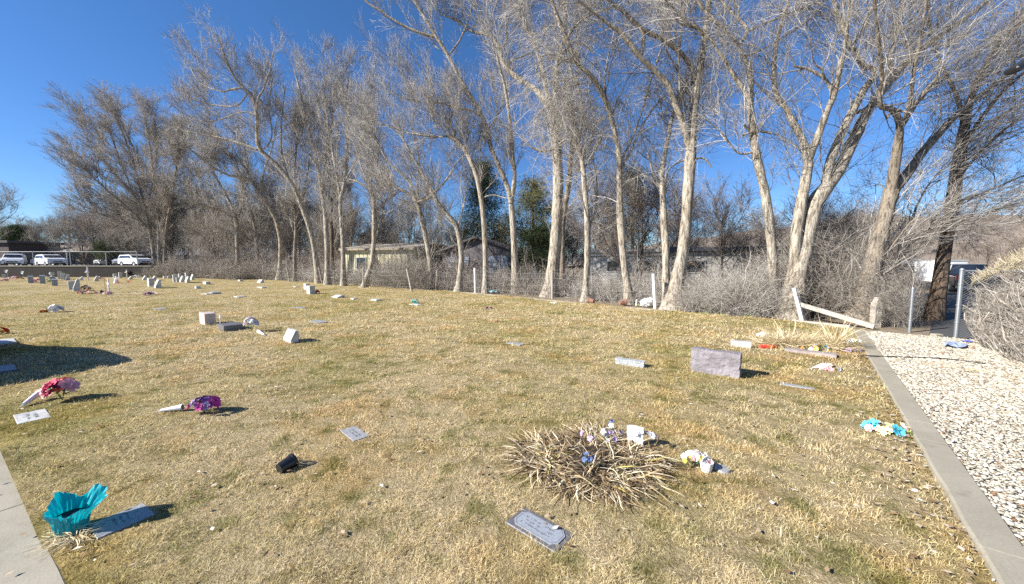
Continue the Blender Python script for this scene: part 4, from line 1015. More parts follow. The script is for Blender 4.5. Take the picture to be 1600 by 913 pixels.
headstone(376, 440, .6, .15, .3, GRW, 'very small pale stone at the foot of the far fence', 'block')
# ---- short row of white headstones
ROW = [(273, 441, .22, .72), (277.5, 441, .40, .46), (284, 441.5, .52, .52), (293, 442, .58, .55), (276, 436, .40, .48), (281.5, 435.5, .34, .55), (287, 437, .36, .40), (292, 436, .34, .70), (300.5, 437.5, .55, .60)]
lb = ['narrow tall white headstone at the left end of the short row', 'small white headstone second in the front of the short row', 'white headstone in the middle front of the short row', 'wider white headstone at the right front of the short row',
      'white headstone at the left back of the short row', 'narrow white headstone second in the back of the short row', 'lowest white headstone in the back of the short row', 'tallest white headstone in the back of the short row', 'square white headstone at the right end of the short row']
for (x, y, w_, h), l in zip(ROW, lb): headstone(x, y, w_*1.25, h, .24, GRW, l, 'slant' if h > .45 and w_ > .5 else 'block', group='short row of white headstones')
# ---- far left group
FL = [(6.5, 434.5, .4, .4, 'small white headstone near the left edge left of the pink flower basket', 'block'), (48.5, 443, .45, .62, 'grey upright headstone at the left of the pink flower box', 'round'), (67, 444, .5, .75, 'grey rounded headstone right of the pink flower box', 'round'),
      (86, 447, .55, .55, 'grey rounded headstone in front of the urn monument', 'round'), (94, 436, .4, .85, 'tallest of the four white upright stones in a tight line', 'block'), (98.5, 437, .35, .72, 'second of the four white upright stones in a tight line', 'block'),
      (102, 437.5, .32, .66, 'third of the four white upright stones in a tight line', 'block'), (106, 438, .4, .62, 'rightmost of the four white upright stones in a tight line', 'slant'), (127, 438.5, .6, .42, 'pale slanted stone between the four white stones and the large white cross', 'slant'),
      (150.5, 440, .6, .5, 'white slanted stone right of the large white cross', 'slant'), (180, 435.5, .45, .58, 'white headstone left of the pink and white cross', 'block'), (188.5, 434.5, .5, .66, 'white headstone directly left of the pink and white cross', 'block'),
      (204, 437, .5, .36, 'leaning white stone below the pink and white cross', 'slant'), (226, 438.5, .5, .44, 'small grey white stone right of the pink and white cross', 'slant'), (241, 438.5, .6, .46, 'white slanted stone nearest the end of the retaining wall', 'slant'),
      (236, 448.5, .75, .62, 'white block headstone, left of a pair in the far grass', 'block'), (246.5, 451, .7, .60, 'white slanted headstone, right of a pair in the far grass', 'slant'),
      (112.5, 453.5, .42, .58, 'pale headstone, left of two touching stones', 'block'), (120, 455.5, .62, .78, 'pale slanted headstone, right and taller of two touching stones', 'slant'),
      (258, 435.5, .4, .24, 'tiny white stone, left of two near the far trunks', 'block'), (264, 435.5, .4, .24, 'tiny white stone, right of two near the far trunks', 'block')]
for (x, y, w_, h, l, k) in FL:
    headstone(x, y, w_*1.1, h, .3, GRW if 'white' in l or 'pale' in l else GRG, l, k)
# urn monument
p = at(82, 438.5); rt = thing('urn_monument', 'grey monument with an urn on a stepped base among the far left graves', 'monument', p, UA)
MB().box((0, 0, .1), (.95, .5, .3), bev=.01).box((0, 0, .33), (.75, .38, .18), bev=.01).build('base', GRG, rt)
MB().lathe([(.12, .42), (.07, .47), (.06, .52), (.17, .62), (.2, .75), (.14, .84), (.18, .88), (.0, .88)], seg=12, close=False).build('urn', GRW, rt, smooth=True)
# crosses
def cross(px, py, h, w_, mat, label, t=.06, ang=None, flowers=None):
    p = at(px, py); rt = thing('grave_cross', label, 'cross', p, UA if ang is None else ang)
    MB().box((0, 0, h/2), (t*1.3, t, h+.1), bev=.005).build('upright', mat, rt)
    MB().box((0, .001, h*.68), (w_, t*.9, t*1.3), bev=.005).build('crossbar', mat, rt)
    if flowers: blossoms(rt, flowers, 0, -.03, h*.55, (w_*.35, .1, h*.2), seed=int(px), leafn=6)
    return rt
cross(138, 438.5, 1.35, .75, WHP, 'large white cross with white wings of cloth flowers', .11, flowers=[('white', 9, .12), ('lilac', 3, .08)])
cross(170.5, 459, .82, .36, WHP, 'slim white cross with pink flowers at its foot', .055, ang=R(-30))
cross(198.5, 433.5, .95, .75, WHP, 'pink and white cross covered in cloth flowers by the wall', .08, flowers=[('pink', 6, .10), ('white', 6, .1)])
p = at(165, 459); rt = thing('plant_hook', 'thin dark metal rod standing left of the slim white cross', 'rod', p)
MB().tube([(0, 0, -.1), (0, 0, 1.05), (.03, 0, 1.12), (.08, 0, 1.10)], .008, 6).build('rod', M('dark_metal', (.05, .05, .055), .5, .2, 10, 0, metal=.6), rt)
# angel statue
p = at(182, 443); rt = thing('angel_statue', 'small white kneeling angel statue among the far left graves', 'statue', p, UA)
MB().lathe([(.18, 0), (.2, .05), (.15, .2), (.11, .33), (.12, .42), (.07, .5)], seg=12).build('robe', WHP, rt, smooth=True)
MB().ball((0, 0, .57), .075, 10, 7).build('head', WHP, rt, smooth=True)
for s in (-1, 1): MB().prism([(s*.05, .3), (s*.2, .35), (s*.27, .55), (s*.2, .62), (s*.08, .5)], .06, .085).build('wing', WHP, rt)
# ---- bouquets
def bouquet(px, py, label, spec, spread=(.12, .12, .14), leafn=14, cat='bouquet', cone=None, seed=1, leafmat=None, z=.01, name='flower_bouquet', dome=.7, group=None):
    """cone=(px,py of its tip) : a white plastic grave vase lying from there to the flowers"""
    p = at(px, py); rt = thing(name, label, cat, p, 0, group)
    blossoms(rt, spec, 0, 0, z, spread, seed=seed, leafn=leafn, leafmat=leafmat, dome=dome)
    mb = MB(); rnd = random.Random(seed)
    for _ in range(6):
        a = rnd.uniform(0, 6.28); mb.tube([(0, 0, .01), (math.cos(a)*spread[0]*.5, math.sin(a)*spread[1]*.5, z+spread[2]*.4)], .003, 4)
    mb.build('stems', LEAF, rt)
    return rt
def vase(tip, mouth, r0, r1, label, tz=.02, mz=.05, name='flower_vase', mat=None):
    a = np.array(G(*tip)); b = np.array(G(*mouth)); a[2] = GZ(a[0], a[1])+tz; b[2] = GZ(b[0], b[1])+mz
    rt = thing(name, label, 'vase', a); d = Vector(b-a); 
    mb = MB(); n = 8; mb.tube([d*(i/n) for i in range(n+1)]+[d*1.0, d*.3], [r0+(r1-r0)*i/n for i in range(n+1)]+[r1*.88, r0], 14)
    mb.build('cone', mat or WHP, rt, smooth=False)
    MB().tube([d*.985, d*1.02], r1*1.08, 14, cap=False).build('rim', mat or WHP, rt)
    MB().tube([d*.97, d*1.004], r1*.86, 14).build('mouth_shade_disc', BLK, rt)  # black disc paints the shade inside the cone's mouth
    MB().tube([d*-.22, d*0], .004, 5).build('spike', mat or WHP, rt)
    return rt
bouquet(98, 630, 'pink and crimson cloth bouquet fallen beside the pale flat marker at the left', [('pink', 10, .07), ('crimson', 12, .075), ('lilac', 3, .05), ('sky', 2, .04)], (.17, .13, .22), seed=5, z=.09, leafn=16)
vase((38, 640), (65, 628), .022, .040, 'white cone vase lying beside the pink and crimson bouquet', tz=.03, mz=.10)
bouquet(320, 652, 'purple and magenta cloth bouquet fallen in the lawn', [('magenta', 9, .05), ('purple', 10, .05), ('lilac', 9, .045)], (.15, .12, .16), seed=6, z=.06, leafn=16)
vase((252, 653), (286, 650), .016, .036, 'white cone vase lying beside the purple and magenta bouquet', tz=.02, mz=.045)
bouquet(393, 520, 'white and lilac cloth bouquet standing by the low blue grey slab', [('white', 14, .06), ('lilac', 8, .05), ('navy', 2, .04)], (.15, .15, .32), seed=7, z=.08, leafn=12, dome=.9)
vase((413, 527), (404, 521), .02, .045, 'grey white cone vase lying under the white and lilac bouquet', mz=.03)
bouquet(85, 489, 'white cloth flower arrangement with one orange blossom far left in the grass', [('white', 12, .09), ('cream', 5, .08)], (.22, .2, .24), seed=8, z=.05, leafn=8)
bouquet(68, 489.5, 'single fallen orange blossom left of the white arrangement', [('orange', 3, .07)], (.12, .08, .05), seed=9, leafn=2)
bouquet(649, 475, 'green and white cloth flowers on a small flat marker near the fence', [('teal', 10, .07), ('white', 4, .06), ('cream', 2, .05)], (.20, .18, .2), seed=10, z=.03, leafn=16)
flat_marker(650, 477.5, .6, .3, GRW, 'small pale marker under the green and white cloth flowers', h=.03)
bouquet(765, 484, 'purple flower cluster alone in the lawn near the fence', [('purple', 6, .06), ('magenta', 4, .05), ('yellow', 1, .03)], (.13, .1, .07), seed=11, leafn=3)
bouquet(777, 507, 'tiny pink flower cluster alone in the grass', [('pink', 3, .035), ('red', 2, .025)], (.09, .06, .04), seed=12, leafn=3)
bouquet(494, 460.5, 'red flowers at the foot of the white block headstone', [('crimson', 6, .08), ('navy', 1, .06)], (.2, .15, .2), seed=13, leafn=4)
bouquet(0, 524, 'rust red flowers cut by the left edge of the picture', [('red', 6, .06), ('orange', 2, .05)], (.12, .1, .2), seed=14, leafn=4)
# right edge flowers
rt = bouquet(1385, 681, 'yellow and bright blue cloth flowers lying against the kerb', [('lemon', 6, .05), ('sky', 5, .055), ('pink', 2, .04), ('cream', 3, .045), ('lilac', 1, .04)], (.21, .12, .07), seed=15, leafn=14, leafmat=LEAFL)
bouquet(1297, 584, 'pink and white cloth bouquet lying right of the mauve slab headstone', [('pink', 5, .05), ('white', 4, .05), ('navy', 3, .035)], (.13, .09, .08), seed=16, leafn=8, leafmat=LEAFL)
vase((1266, 583), (1284, 580), .006, .04, 'white paper cone lying beside the pink and white bouquet', mz=.04)
bouquet(1202, 546, 'red and orange flowers left of the dried ornamental grasses', [('red', 6, .05), ('orange', 4, .045)], (.17, .08, .04), seed=17, leafn=3)
bouquet(1195, 528, 'white and leafy green flowers behind the small white block marker', [('white', 4, .05), ('navy', 1, .04)], (.2, .14, .08), seed=18, leafn=18, leafmat=LEAFL)
bouquet(1277, 553, 'mixed yellow blue and orange flowers behind the pinkish flat marker', [('yellow', 7, .05), ('sky', 4, .05), ('white', 4, .04), ('orange', 3, .04), ('navy', 3, .04), ('pink', 2, .04)], (.30, .13, .12), seed=19, leafn=8)
bouquet(1333, 553, 'lilac flowers beside the kerb right of the dried ornamental grasses', [('lilac', 5, .05), ('purple', 1, .04)], (.13, .08, .04), seed=20, leafn=3)
bouquet(1336, 541, 'white and yellow green flowers against the far end of the kerb', [('white', 4, .06), ('lemon', 3, .05)], (.16, .10, .10), seed=21, leafn=14, leafmat=LEAFL)
bouquet(1219, 606, 'tiny white flower scrap in the grass right of the mauve headstone', [('white', 3, .02)], (.06, .04, .015), seed=22, leafn=2)
# far left flower groups
bouquet(24, 438, 'pink and purple flower basket near the left edge in front of the wall', [('pink', 8, .14), ('magenta', 5, .12), ('yellow', 4, .1), ('white', 4, .1)], (.75, .4, .45), seed=30, leafn=6)
bouquet(57, 441, 'pink flower box between two grey headstones at the far left', [('pink', 8, .12), ('purple', 6, .1), ('white', 3, .1)], (.5, .3, .35), seed=31, leafn=4)
bouquet(74.5, 441.5, 'yellow flowers right of the grey rounded headstone', [('lemon', 10, .12)], (.25, .2, .35), seed=32, leafn=6, leafmat=LEAFL)
bouquet(137, 455, 'orange and red flowers right of the two touching pale headstones', [('orange', 6, .10), ('cream', 5, .09), ('red', 3, .09)], (.35, .2, .45), seed=33, leafn=6)
bouquet(143, 460, 'dusky pink and dark flowers spread on a grave plot in front of the orange flowers', [('pink', 6, .08), ('navy', 9, .09), ('magenta', 2, .06)], (.75, .25, .22), seed=34, leafn=4)
bouquet(168, 462, 'pink and lilac flowers at the foot of the slim white cross', [('pink', 7, .07), ('lilac', 6, .07), ('white', 4, .06)], (.28, .2, .2), seed=35, leafn=4)
bouquet(156, 437, 'pink flowers right of the large white cross', [('pink', 7, .11), ('white', 3, .1)], (.35, .2, .3), seed=36, leafn=4)
bouquet(213, 434, 'white and pale green flower box by the wall', [('white', 10, .12)], (.75, .2, .3), seed=37, leafn=16, leafmat=LEAFL)
bouquet(190, 443, 'small orange brown flowers right of the angel statue', [('orange', 2, .08), ('red', 2, .07)], (.3, .2, .15), seed=38, leafn=2)
bouquet(202, 441, 'single rust red flower in the far grass', [('red', 2, .09)], (.12, .1, .12), seed=39, leafn=0)
bouquet(236, 434, 'yellow green plants by the end of the retaining wall', [('lemon', 5, .08)], (.7, .3, .2), seed=40, leafn=22, leafmat=LEAFL)
bouquet(66, 434, 'pale yellow flowers close under the dark retaining wall', [('lemon', 4, .09), ('white', 4, .1)], (.8, .2, .15), seed=41, leafn=4)
bouquet(3, 439, 'pale pink flowers cut by the left edge in the far grass', [('pink', 6, .12)], (.5, .3, .14), seed=42, leafn=2)
bouquet(174, 433, 'white flower bed low in front of the retaining wall', [('white', 9, .12), ('cream', 4, .1)], (1.1, .3, .2), seed=43, leafn=4)
bouquet(235, 462, 'dark purple flowers at the right end of the dry stick plot', [('navy', 5, .08), ('purple', 4, .08), ('white', 2, .07)], (.3, .2, .2), seed=44, leafn=3)
for (px, py, l) in ((12, 424, 'white pinwheel flower on a stake before the wall, left one'), (36.5, 426, 'white pinwheel flower on a stake before the wall, right one')):
    g = G(px, 436); rt = thing('pinwheel', l, 'pinwheel', (g[0], g[1], 0)); z = D(px, py, g[1])[2]
    MB().tube([(0, 0, -.05), (0, 0, z)], .012, 5).build('stake', WHP, rt); mb = MB(); petals(mb, (0, -.03, z), .16, (0.2, -1, .2), 6); mb.build('blades', WHP, rt, fixn=False)
# ---- dry plants
def straps(cx, cy, n, L, W, seed, spread, flop=1.0, z0=0.0, up=1.0, centres=None, K=7, dirbias=None):
    r = np.random.default_rng(seed); C_ = np.array(centres) if centres is not None else np.zeros((1, 2))
    ci = r.integers(0, len(C_), n); az = r.random(n)*2*np.pi; rad = np.sqrt(r.random(n))*spread
    x = C_[ci, 0]+rad*np.cos(az)+r.normal(size=n)*.01; y = C_[ci, 1]+rad*np.sin(az); az = az+r.normal(size=n)*.75
    tilt = R(15)*up+R(55)*r.random(n)*flop+rad/spread*R(28)*flop
    l = L*(.5+.65*r.random(n)); w_ = W*(.6+.7*r.random(n)); bend = (R(30)+R(90)*r.random(n))*flop
    d0 = np.stack([np.cos(az), np.sin(az)], -1)
    P = np.empty((n, K, 3)); P[:, 0] = np.stack([x, y, np.full(n, z0)], -1); a = tilt; Wd = np.empty((n, K))
    Wd[:, 0] = w_*.8; yaw = np.arctan2(d0[:, 1], d0[:, 0])
    for k in range(1, K):
        st = l/(K-1); a = np.minimum(a+bend/(K-1)*(1+.4*r.normal(size=n)), R(125)); yaw = yaw+r.normal(size=n)*.19
        P[:, k, 0] = P[:, k-1, 0]+np.sin(a)*np.cos(yaw)*st; P[:, k, 1] = P[:, k-1, 1]+np.sin(a)*np.sin(yaw)*st; P[:, k, 2] = P[:, k-1, 2]+np.cos(a)*st
        Wd[:, k] = w_*(1-(k/(K-1))**2.2*.9)
    low = z0+.006+.05*r.random(n)[:, None]*np.ones((1, K)); P[:, 1:, 2] = np.maximum(P[:, 1:, 2], low[:, 1:])
    side = np.stack([-np.sin(yaw), np.cos(yaw), r.normal(size=n)*.5], -1); side = nrm(side)
    V = np.stack([P-side[:, None]*Wd[..., None]*.5, P+side[:, None]*Wd[..., None]*.5], 2).reshape(-1, 3)
    b = (np.arange(n)[:, None]*K+np.arange(K-1)[None])[..., None]*2+np.array([0, 1, 3, 2]); Q = b.reshape(-1, 4)
    return V, Q, np.repeat(r.random(n), K*2)
# the big collapsed clump
c0 = at(930, 742); rt = thing('dried_daylily_clump', 'large collapsed clump of dried strap leaves in the foreground lawn', 'dried plant', c0)
cen = [(-.42, .05), (-.22, -.12), (-.25, .28), (0, .0), (.05, -.18), (.0, .42), (.25, -.05), (.28, .25), (.42, .12), (-.05, .2), (.15, .5), (-.5, .3)]
Vv = []
for i, (s_, n, L, fl) in enumerate([(51, 1900, .37, 1.15), (52, 400, .32, .7), (53, 1100, .36, 1.6), (54, 600, .30, .9)]):
    Vv.append(straps(0, 0, n, L, .0105, s_, .17, fl, centres=cen, up=1))
V, Q, r = merge(Vv); np_mesh('strap_leaves', V, Q, DRY, rt, attrs={'rnd': r})
V, Q, r = straps(0, 0, 60, .28, .014, 57, .10, .8, centres=cen, up=1)
YG = attr_mat('yellowing_leaves', [(0, (.55, .42, .10)), (.5, (.70, .55, .16)), (1, (.50, .50, .14))], rough=.6, spec=.3, trans=.2)
np_mesh('yellowing_leaves', V, Q, YG, rt, attrs={'rnd': r})
mb = MB(); mb.ball((0, .10, -.05), (.62, .50, .12), 16, 8, .15); mb.build('thatch', M('shade_dark_thatch', (.055, .038, .022), 1, .5, 30, 1, bscale=50, bdist=.03), rt)  # dark colour of the mound stands for shade between the leaves
clear(c0[0], c0[1]+.08, .45, .36, 0)
# decorations standing in the clump
g = at(992, 706)
rt = thing('white_stone_book', 'small white stone tablet with white petals standing at the back of the dried clump', 'ornament', (g[0], g[1], g[2]), R(-25))
rb = rough_block(.15, .04, .21, rough=.006, seed=8); rb.build('tablet', WHP, rt); blossoms(rt, [('white', 6, .035), ('lilac', 3, .03)], .10, 0, .12, (.12, .05, .06), seed=50, leafn=0)
bouquet(943, 705, 'lilac and white cloth flowers sunk in the back of the dried clump', [('lilac', 7, .027), ('white', 7, .026)], (.22, .10, .16), seed=51, z=.07, leafn=4)
bouquet(955, 688, 'pale blue small flower at the very back of the dried clump', [('blue', 2, .024), ('white', 1, .024)], (.03, .03, .10), seed=52, z=.10, leafn=0)
bouquet(918, 748, 'small blue flowers in the hollow of the dried clump', [('blue', 4, .022)], (.05, .05, .08), seed=53, z=.12, leafn=0)
bouquet(1084, 737, 'white bouquet with small red and yellow flowers right of the dried clump', [('white', 11, .033), ('red', 7, .014), ('yellow', 4, .018), ('pink', 4, .02)], (.15, .09, .12), seed=54, z=.03, leafn=4)
g = at(1103, 743); rt = thing('white_basket', 'white basket tipped among flowers right of the dried clump', 'basket', g, .3)
MB().lathe([(.04, .0), (.055, .07), (.058, .085), (.05, .085), (.036, .01)], c=(0, 0, 0), seg=14).build('bowl', WHP, rt); 
MB().tube([(.055*math.cos(a), 0, .08+.05*math.sin(a)) for a in np.linspace(0, math.pi, 9)], .004, 5).build('handle', WHP, rt)
g = at(1128, 742); rt = thing('round_stone', 'flat round pale stone at the right end of the flowers beside the dried clump', 'stone', g)
MB().lathe([(.06, -.02), (.066, .004), (.06, .022), (.0, .024)], seg=18, close=False).build('disc', GRG, rt)
# ornamental grasses at the right
def dryclump(px, py, label, n, L, W, flop, seed, spread=.12, centres=None, name='dried_grass_clump', extra=None):
    c = at(px, py); rt = thing(name, label, 'dried plant', c)
    V, Q, r = straps(0, 0, n, L, W, seed, spread, flop, centres=centres); np_mesh('blades', V, Q, STRAW, rt, attrs={'rnd': r})
    if extra:
        V, Q, r = straps(0, 0, extra[0], extra[1], .016, seed+1, .06, extra[2], up=.6); np_mesh('stalks', V, Q, STRAW, rt, attrs={'rnd': r})
    return rt
dryclump(1232, 543, 'wide dried grass clump with matted blades behind the red flowers', 1300, .50, .011, .62, 61, .20, [(-.3, .1), (0, 0), (.25, -.05), (.4, 0), (-.1, .2)], extra=(30, .80, .4))
dryclump(1302, 548, 'dried grass clump with tall stiff blades fanning upward near the kerb', 900, .44, .011, .7, 63, .17, [(-.2, 0), (0, 0), (.2, .05)], extra=(90, .85, .42))
dryclump(217, 461, 'dry plant plot with pale bare sticks far left in the grass', 160, .5, .02, 1.4, 65, .4, [(-.6, 0), (0, 0), (.6, .1)], extra=(12, 1.25, .6))
dryclump(98, 846, 'wispy pale grass tuft at the foot of the teal wrapped pot', 150, .17, .004, 1.4, 67, .05, [(0, 0), (.07, 0), (.12, -.01)])
dryclump(1540, 590, 'tuft of dead brown grass at the foot of the clipped hedge', 700, .22, .006, 1.2, 69, .16, [(-.3, .5), (0, 0), (.2, -.3), (.5, -.5), (-.1, .3)])
# ---- tipped black pot
g = np.array(G(436, 742)); g2 = np.array(G(456, 732)); rt = thing('plant_pot', 'black plastic plant pot lying on its side in the lawn', 'pot', (g[0], g[1], g[2]))
d = Vector((g2[0]-g[0], g2[1]-g[1], 0)).normalized(); dd = Vector((d.x, d.y, .12)).normalized()
ax = [dd*t for t in (0, .02, .115, .117, .135, .137, .13, .03)]; ax = [a+Vector((0, 0, .052)) for a in ax]
MB().tube(ax, [.046, .048, .058, .065, .066, .064, .060, .044], 22, cap=True).build('pot_body', BLK, rt)
mb = MB(); mb.tube([dd*.03+Vector((0, 0, .05)), dd*.09+Vector((0, 0, .045))], [.04, .05], 12).build('soil', M('potting_soil', (.05, .035, .025), 1, .4, 40, .8), rt)
V, Q, r = straps(0, 0, 90, .20, .005, 71, .03, .5); V2_ = V.copy(); V2_[:, 0] = V[:, 2]*.95*dd.x-V[:, 1]*dd.y+dd.x*.10; V2_[:, 1] = V[:, 2]*.95*dd.y+V[:, 1]*dd.x+dd.y*.10; V2_[:, 2] = .045+.3*np.abs(V[:, 0])
np_mesh('dry_stems', V2_, Q, STRAW, rt, attrs={'rnd': r}); 
# ---- teal wrapped pot
g = at(112, 832); rt = thing('wrapped_pot', 'crumpled teal foil wrapped flower pot at the edge of the mowing strip', 'pot', g)
m, nt, b = newmat('teal_wrap'); f = noise(nt, 14, 3, .6, 'Object')
nt.links.new(ramp(nt, f, [(.3, (.0, .32, .40)), (.7, (.01, .50, .58))]), b.inputs['Base Color']); b.inputs['Roughness'].default_value = .35
tl = N(nt, 'ShaderNodeBsdfTranslucent'); tl.inputs['Color'].default_value = (.0, .50, .60, 1); ms = N(nt, 'ShaderNodeMixShader'); ms.inputs[0].default_value = .28
nt.links.new(b.outputs[0], ms.inputs[1]); nt.links.new(tl.outputs[0], ms.inputs[2]); nt.links.new(ms.outputs[0], nt.nodes['Material Output'].inputs['Surface'])
bump(nt, b, noise(nt, 22, 2, .5, 'Object'), .35, .01); TEAL = m
rt.rotation_euler = (0, 0, 0)
seg, rows_ = 72, 12; V = []; Fc = []; rnd = random.Random(4)
tops = {}
for k in range(seg):
    a = 2*math.pi*k/seg; deg = math.degrees(a)
    def lobe(c, w_, h): 
        dd_ = (deg-c+180) % 360-180; return h*(.5+.5*math.cos(math.pi*min(1, abs(dd_)/w_)))**.7
    top = .165+lobe(15, 36, .05)+lobe(72, 46, .09)+lobe(160, 42, .075)+.005*math.sin(a*9)+lobe(250, 30, .012)+lobe(120, 16, .02)+lobe(330, 22, .012)
    flare = .016+.5*(top-.165)
    if 0 <= deg < 40: flare += .04
    for j in range(rows_):
        t = j/(rows_-1); z = top*t; pl = .006*math.sin(a*7+2*t)*t+.005*math.sin(a*13+3*t)*t+.003*math.sin(a*29+5*t)
        rr = .078+.024*t+flare*max(0, t-.55)/.45*1.0+pl*(1+t)
        V.append((rr*math.cos(a)*1.06+.022*t, rr*math.sin(a)*.92, z))
for k in range(seg):
    for j in range(rows_-1):
        k2 = (k+1) % seg; Fc.append((k*rows_+j, k2*rows_+j, k2*rows_+j+1, k*rows_+j+1))
mb = MB(); mb.add(V, Fc); mb.build('foil_wrap', TEAL, rt)
MB().lathe([(.05, .004), (.06, .10), (.07, .115), (.06, .116), (.0, .105)], seg=18, close=False).build('inner_pot', BLK, rt)
# ---- small litter of stones on the lawn by the kerb
rnd = random.Random(9); mb = MB()
for (px, py) in ((1340, 796), (1380, 781), (1406, 786), (1428, 772), (1432, 771), (1475, 853), (1458, 870), (1372, 616), (1376, 703), (1490, 852), (1526, 905), (1300, 760)):
    g = G(px, py); s = rnd.uniform(.012, .026)
    mb = MB(); mb.ball((0, 0, 0), (s*1.4, s, s*.5), 7, 5, .2); o = mb.build('stray_stone', M('stray_marble', (.74, .71, .64), .8, .2, 20, .2), None, loc=(g[0], g[1], .028))
    tag(o, 'stray white stone chip lying in the lawn near the kerb', 'stone', 'stray stone chips on the lawn')
# ================================================================ retaining wall, car park, fences
lotz = 1.37
wl0 = np.array([-100., 47.6]); wl1 = np.array([D(236, 430, 47.6)[0], 47.6])
RW = M('shade_dark_wall', (.022, .018, .015), .95, .45, 1.2, .7, bscale=9, bdist=.05)  # base colour lowered to near black to carry the wall's shade
o = MB().box(((wl0[0]+wl1[0])/2, 47.75, lotz/2-.1), (wl1[0]-wl0[0], .3, lotz+.2)).build('retaining_wall', RW); tag(o, 'dark brown retaining wall holding up the car park behind the far left graves', 'wall')
o = MB().box(((wl0[0]+wl1[0])/2, 47.75, lotz+.06), (wl1[0]-wl0[0]+.1, .42, .1)).build('wall_cap', MATS['concrete'], o)
# the parking lot: a raised slab of ground
o = MB().add([(-260, 47.92, lotz), (-24, 47.92, lotz), (-10, 76, lotz), (60, 200, lotz), (-260, 200, lotz)], [(0, 1, 2, 3, 4)]).build('parking_lot', M('worn_asphalt', (.085, .083, .08), .9, .3, .3, .3, bscale=60)); tag(o, kind='structure')
o = MB().add([(wl1[0], 47.9, -.03), (wl1[0]+4, 47.9, -.03), (-22, 47.9, -.03), (-24, 47.93, lotz), (wl1[0], 47.93, lotz)], [(0, 1, 2, 3, 4)]).build('bank', M('bank_soil', (.10, .08, .055), 1, .4, .8, .6, bscale=6, bdist=.05)); tag(o, kind='structure')
# painted island / kerbs in the car park
PW = M('faded_white_paint', (.55, .54, .52), .8, .3, 3, 0)
mb = MB()
for i in range(14):
    x = -88+i*3.1; mb.add([(x, 50, lotz+.004), (x+.12, 50, lotz+.004), (x+.12, 55, lotz+.004), (x, 55, lotz+.004)], [(0, 1, 2, 3)])
tag(mb.build('parking_lines', PW), kind='structure')
o = MB().box((-70, 66, lotz+.07), (46, .4, .16), bev=.02).build('car_park_kerb', MATS['concrete']); tag(o, 'long pale kerb across the middle of the car park', 'kerb')
GALV = M('galvanised_steel', (.42, .44, .46), .42, .15, 20, .03, metal=.75)
def mesh_panel(mb, p0, p1, z0, z1, step=.07, r=.0016):
    """diamond netting between two posts"""
    p0 = np.array(p0); p1 = np.array(p1); L = np.linalg.norm(p1-p0); d = (p1-p0)/L; h = z1-z0; n = int((L+h)/step)
    for i in range(n):
        s = i*step-h; 
        for sg in (1, -1):
            a, b_ = (s, z0), (s+h, z1)
            if a[0] < 0: a = (0, z0-s)
            if b_[0] > L: b_ = (L, z1-(s+h-L))
            if a[1] >= b_[1]: continue
            zz = (a[1], b_[1]) if sg == 1 else (z0+z1-a[1], z0+z1-b_[1])
            q0 = p0+d*a[0]; q1 = p0+d*b_[0]; mb.tube([(q0[0], q0[1], zz[0]), (q1[0], q1[1], zz[1])], r, 3, cap=False)
rt = thing('chain_link_fence', 'chain link fence on top of the retaining wall in front of the white cars', 'fence', (0, 0, 0))
fx = [D(x, 400, 47.6)[0] for x in (-55, -4, 50, 108, 164, 213)]; ytop = D(100, 393.5, 47.6)[2]
for x in fx: MB().tube([(x, 47.7, lotz), (x, 47.7, ytop+.05)], .045, 8).build('post', GALV, rt)
MB().tube([(fx[0], 47.7, ytop), (fx[-1], 47.7, ytop)], .028, 6).build('top_rail', GALV, rt)
mb = MB(); mesh_panel(mb, (fx[0], 47.7), (fx[-1], 47.7), lotz+.12, ytop, .22, .0022); o = mb.build('netting', GALV, rt, fixn=False); o['kind'] = 'stuff'
# ---------------------------------------------------------------- wire fence in front of the trees
WD = M('weathered_wood', (.40, .35, .29), .9, .4, 9, .6, bscale=25, bdist=.01)
WD2 = M('grey_white_wood', (.44, .40, .34), .85, .25, 6, .3, bscale=30, bdist=.003)
WPT = M('white_painted_post', (.72, .71, .68), .7, .12, 8, .1, bscale=30, bdist=.002)
PG = 'fence posts along the back of the lawn'
posts = [(266, 430, 266, 415, 'grey'), (286, 433, 286, 416, 'w'), (313.5, 435, 313.5, 416, 'w'), (342, 435, 342, 416, 'w'), (375, 437, 375, 417, 'w'), (410.6, 437, 410.6, 415, 'p'), (453, 441, 448, 418, 'w'), (504, 444, 498, 418, 'w'),
         (568, 451, 568, 418, 'w'), (644, 456, 636, 420, 'w'), (681, 453.5, 683, 422, 'w'), (743, 457.5, 742, 419, 'p'), (863, 466.5, 863, 423, 'w'), (1024, 481.5, 1021, 428, 'p')]
plab = ['thin grey fence post at the far left end beside the dark trunks', 'fence post behind the short row of white headstones', 'fence post right of the curved pale trunk', 'brown fence post between the curved pale trunk and the straight grey tree', 'fence post touching the straight grey tree',
        'pale metal fence post behind the pale slanted stone', 'fence post leaning left of the long armed tree', 'fence post leaning against the foot of the big leaning tree', 'fence post at the foot of the pale bent tree', 'bleached fence post leaning left in front of the yellow sided house', 'grey stub post between two trees left of the dark shed',
        'pale fence post standing in front of the dark shed', 'tan fence post in front of the thick furrowed tree', 'white fence post leaning in front of the pale mobile home']
fpts = []
for (x, y, x2, y2, k), l in zip(posts, plab):
    b0 = G(x, y); t = D(x2, y2, b0[1]); z = t[2]
    rt = thing('fence_post', l, 'post', (b0[0], b0[1], 0), 0, PG); r_ = .06 if k == 'w' else .045
    wpx = {644: .075, 743: .075, 863: .07, 1024: .07, 568: .06}.get(x, r_)
    n = 6; pts = [(0+(t[0]-b0[0])*i/n, 0, -.1+(z+.1)*i/n) for i in range(n+1)]
    MB().tube(pts, [wpx*(1+.06*math.sin(i*2.3+x)) for i in range(n+1)], 8).build('shaft', WPT if k == 'p' else (WD2 if x in (644, 568) else WD), rt)
    fpts.append((b0, t))
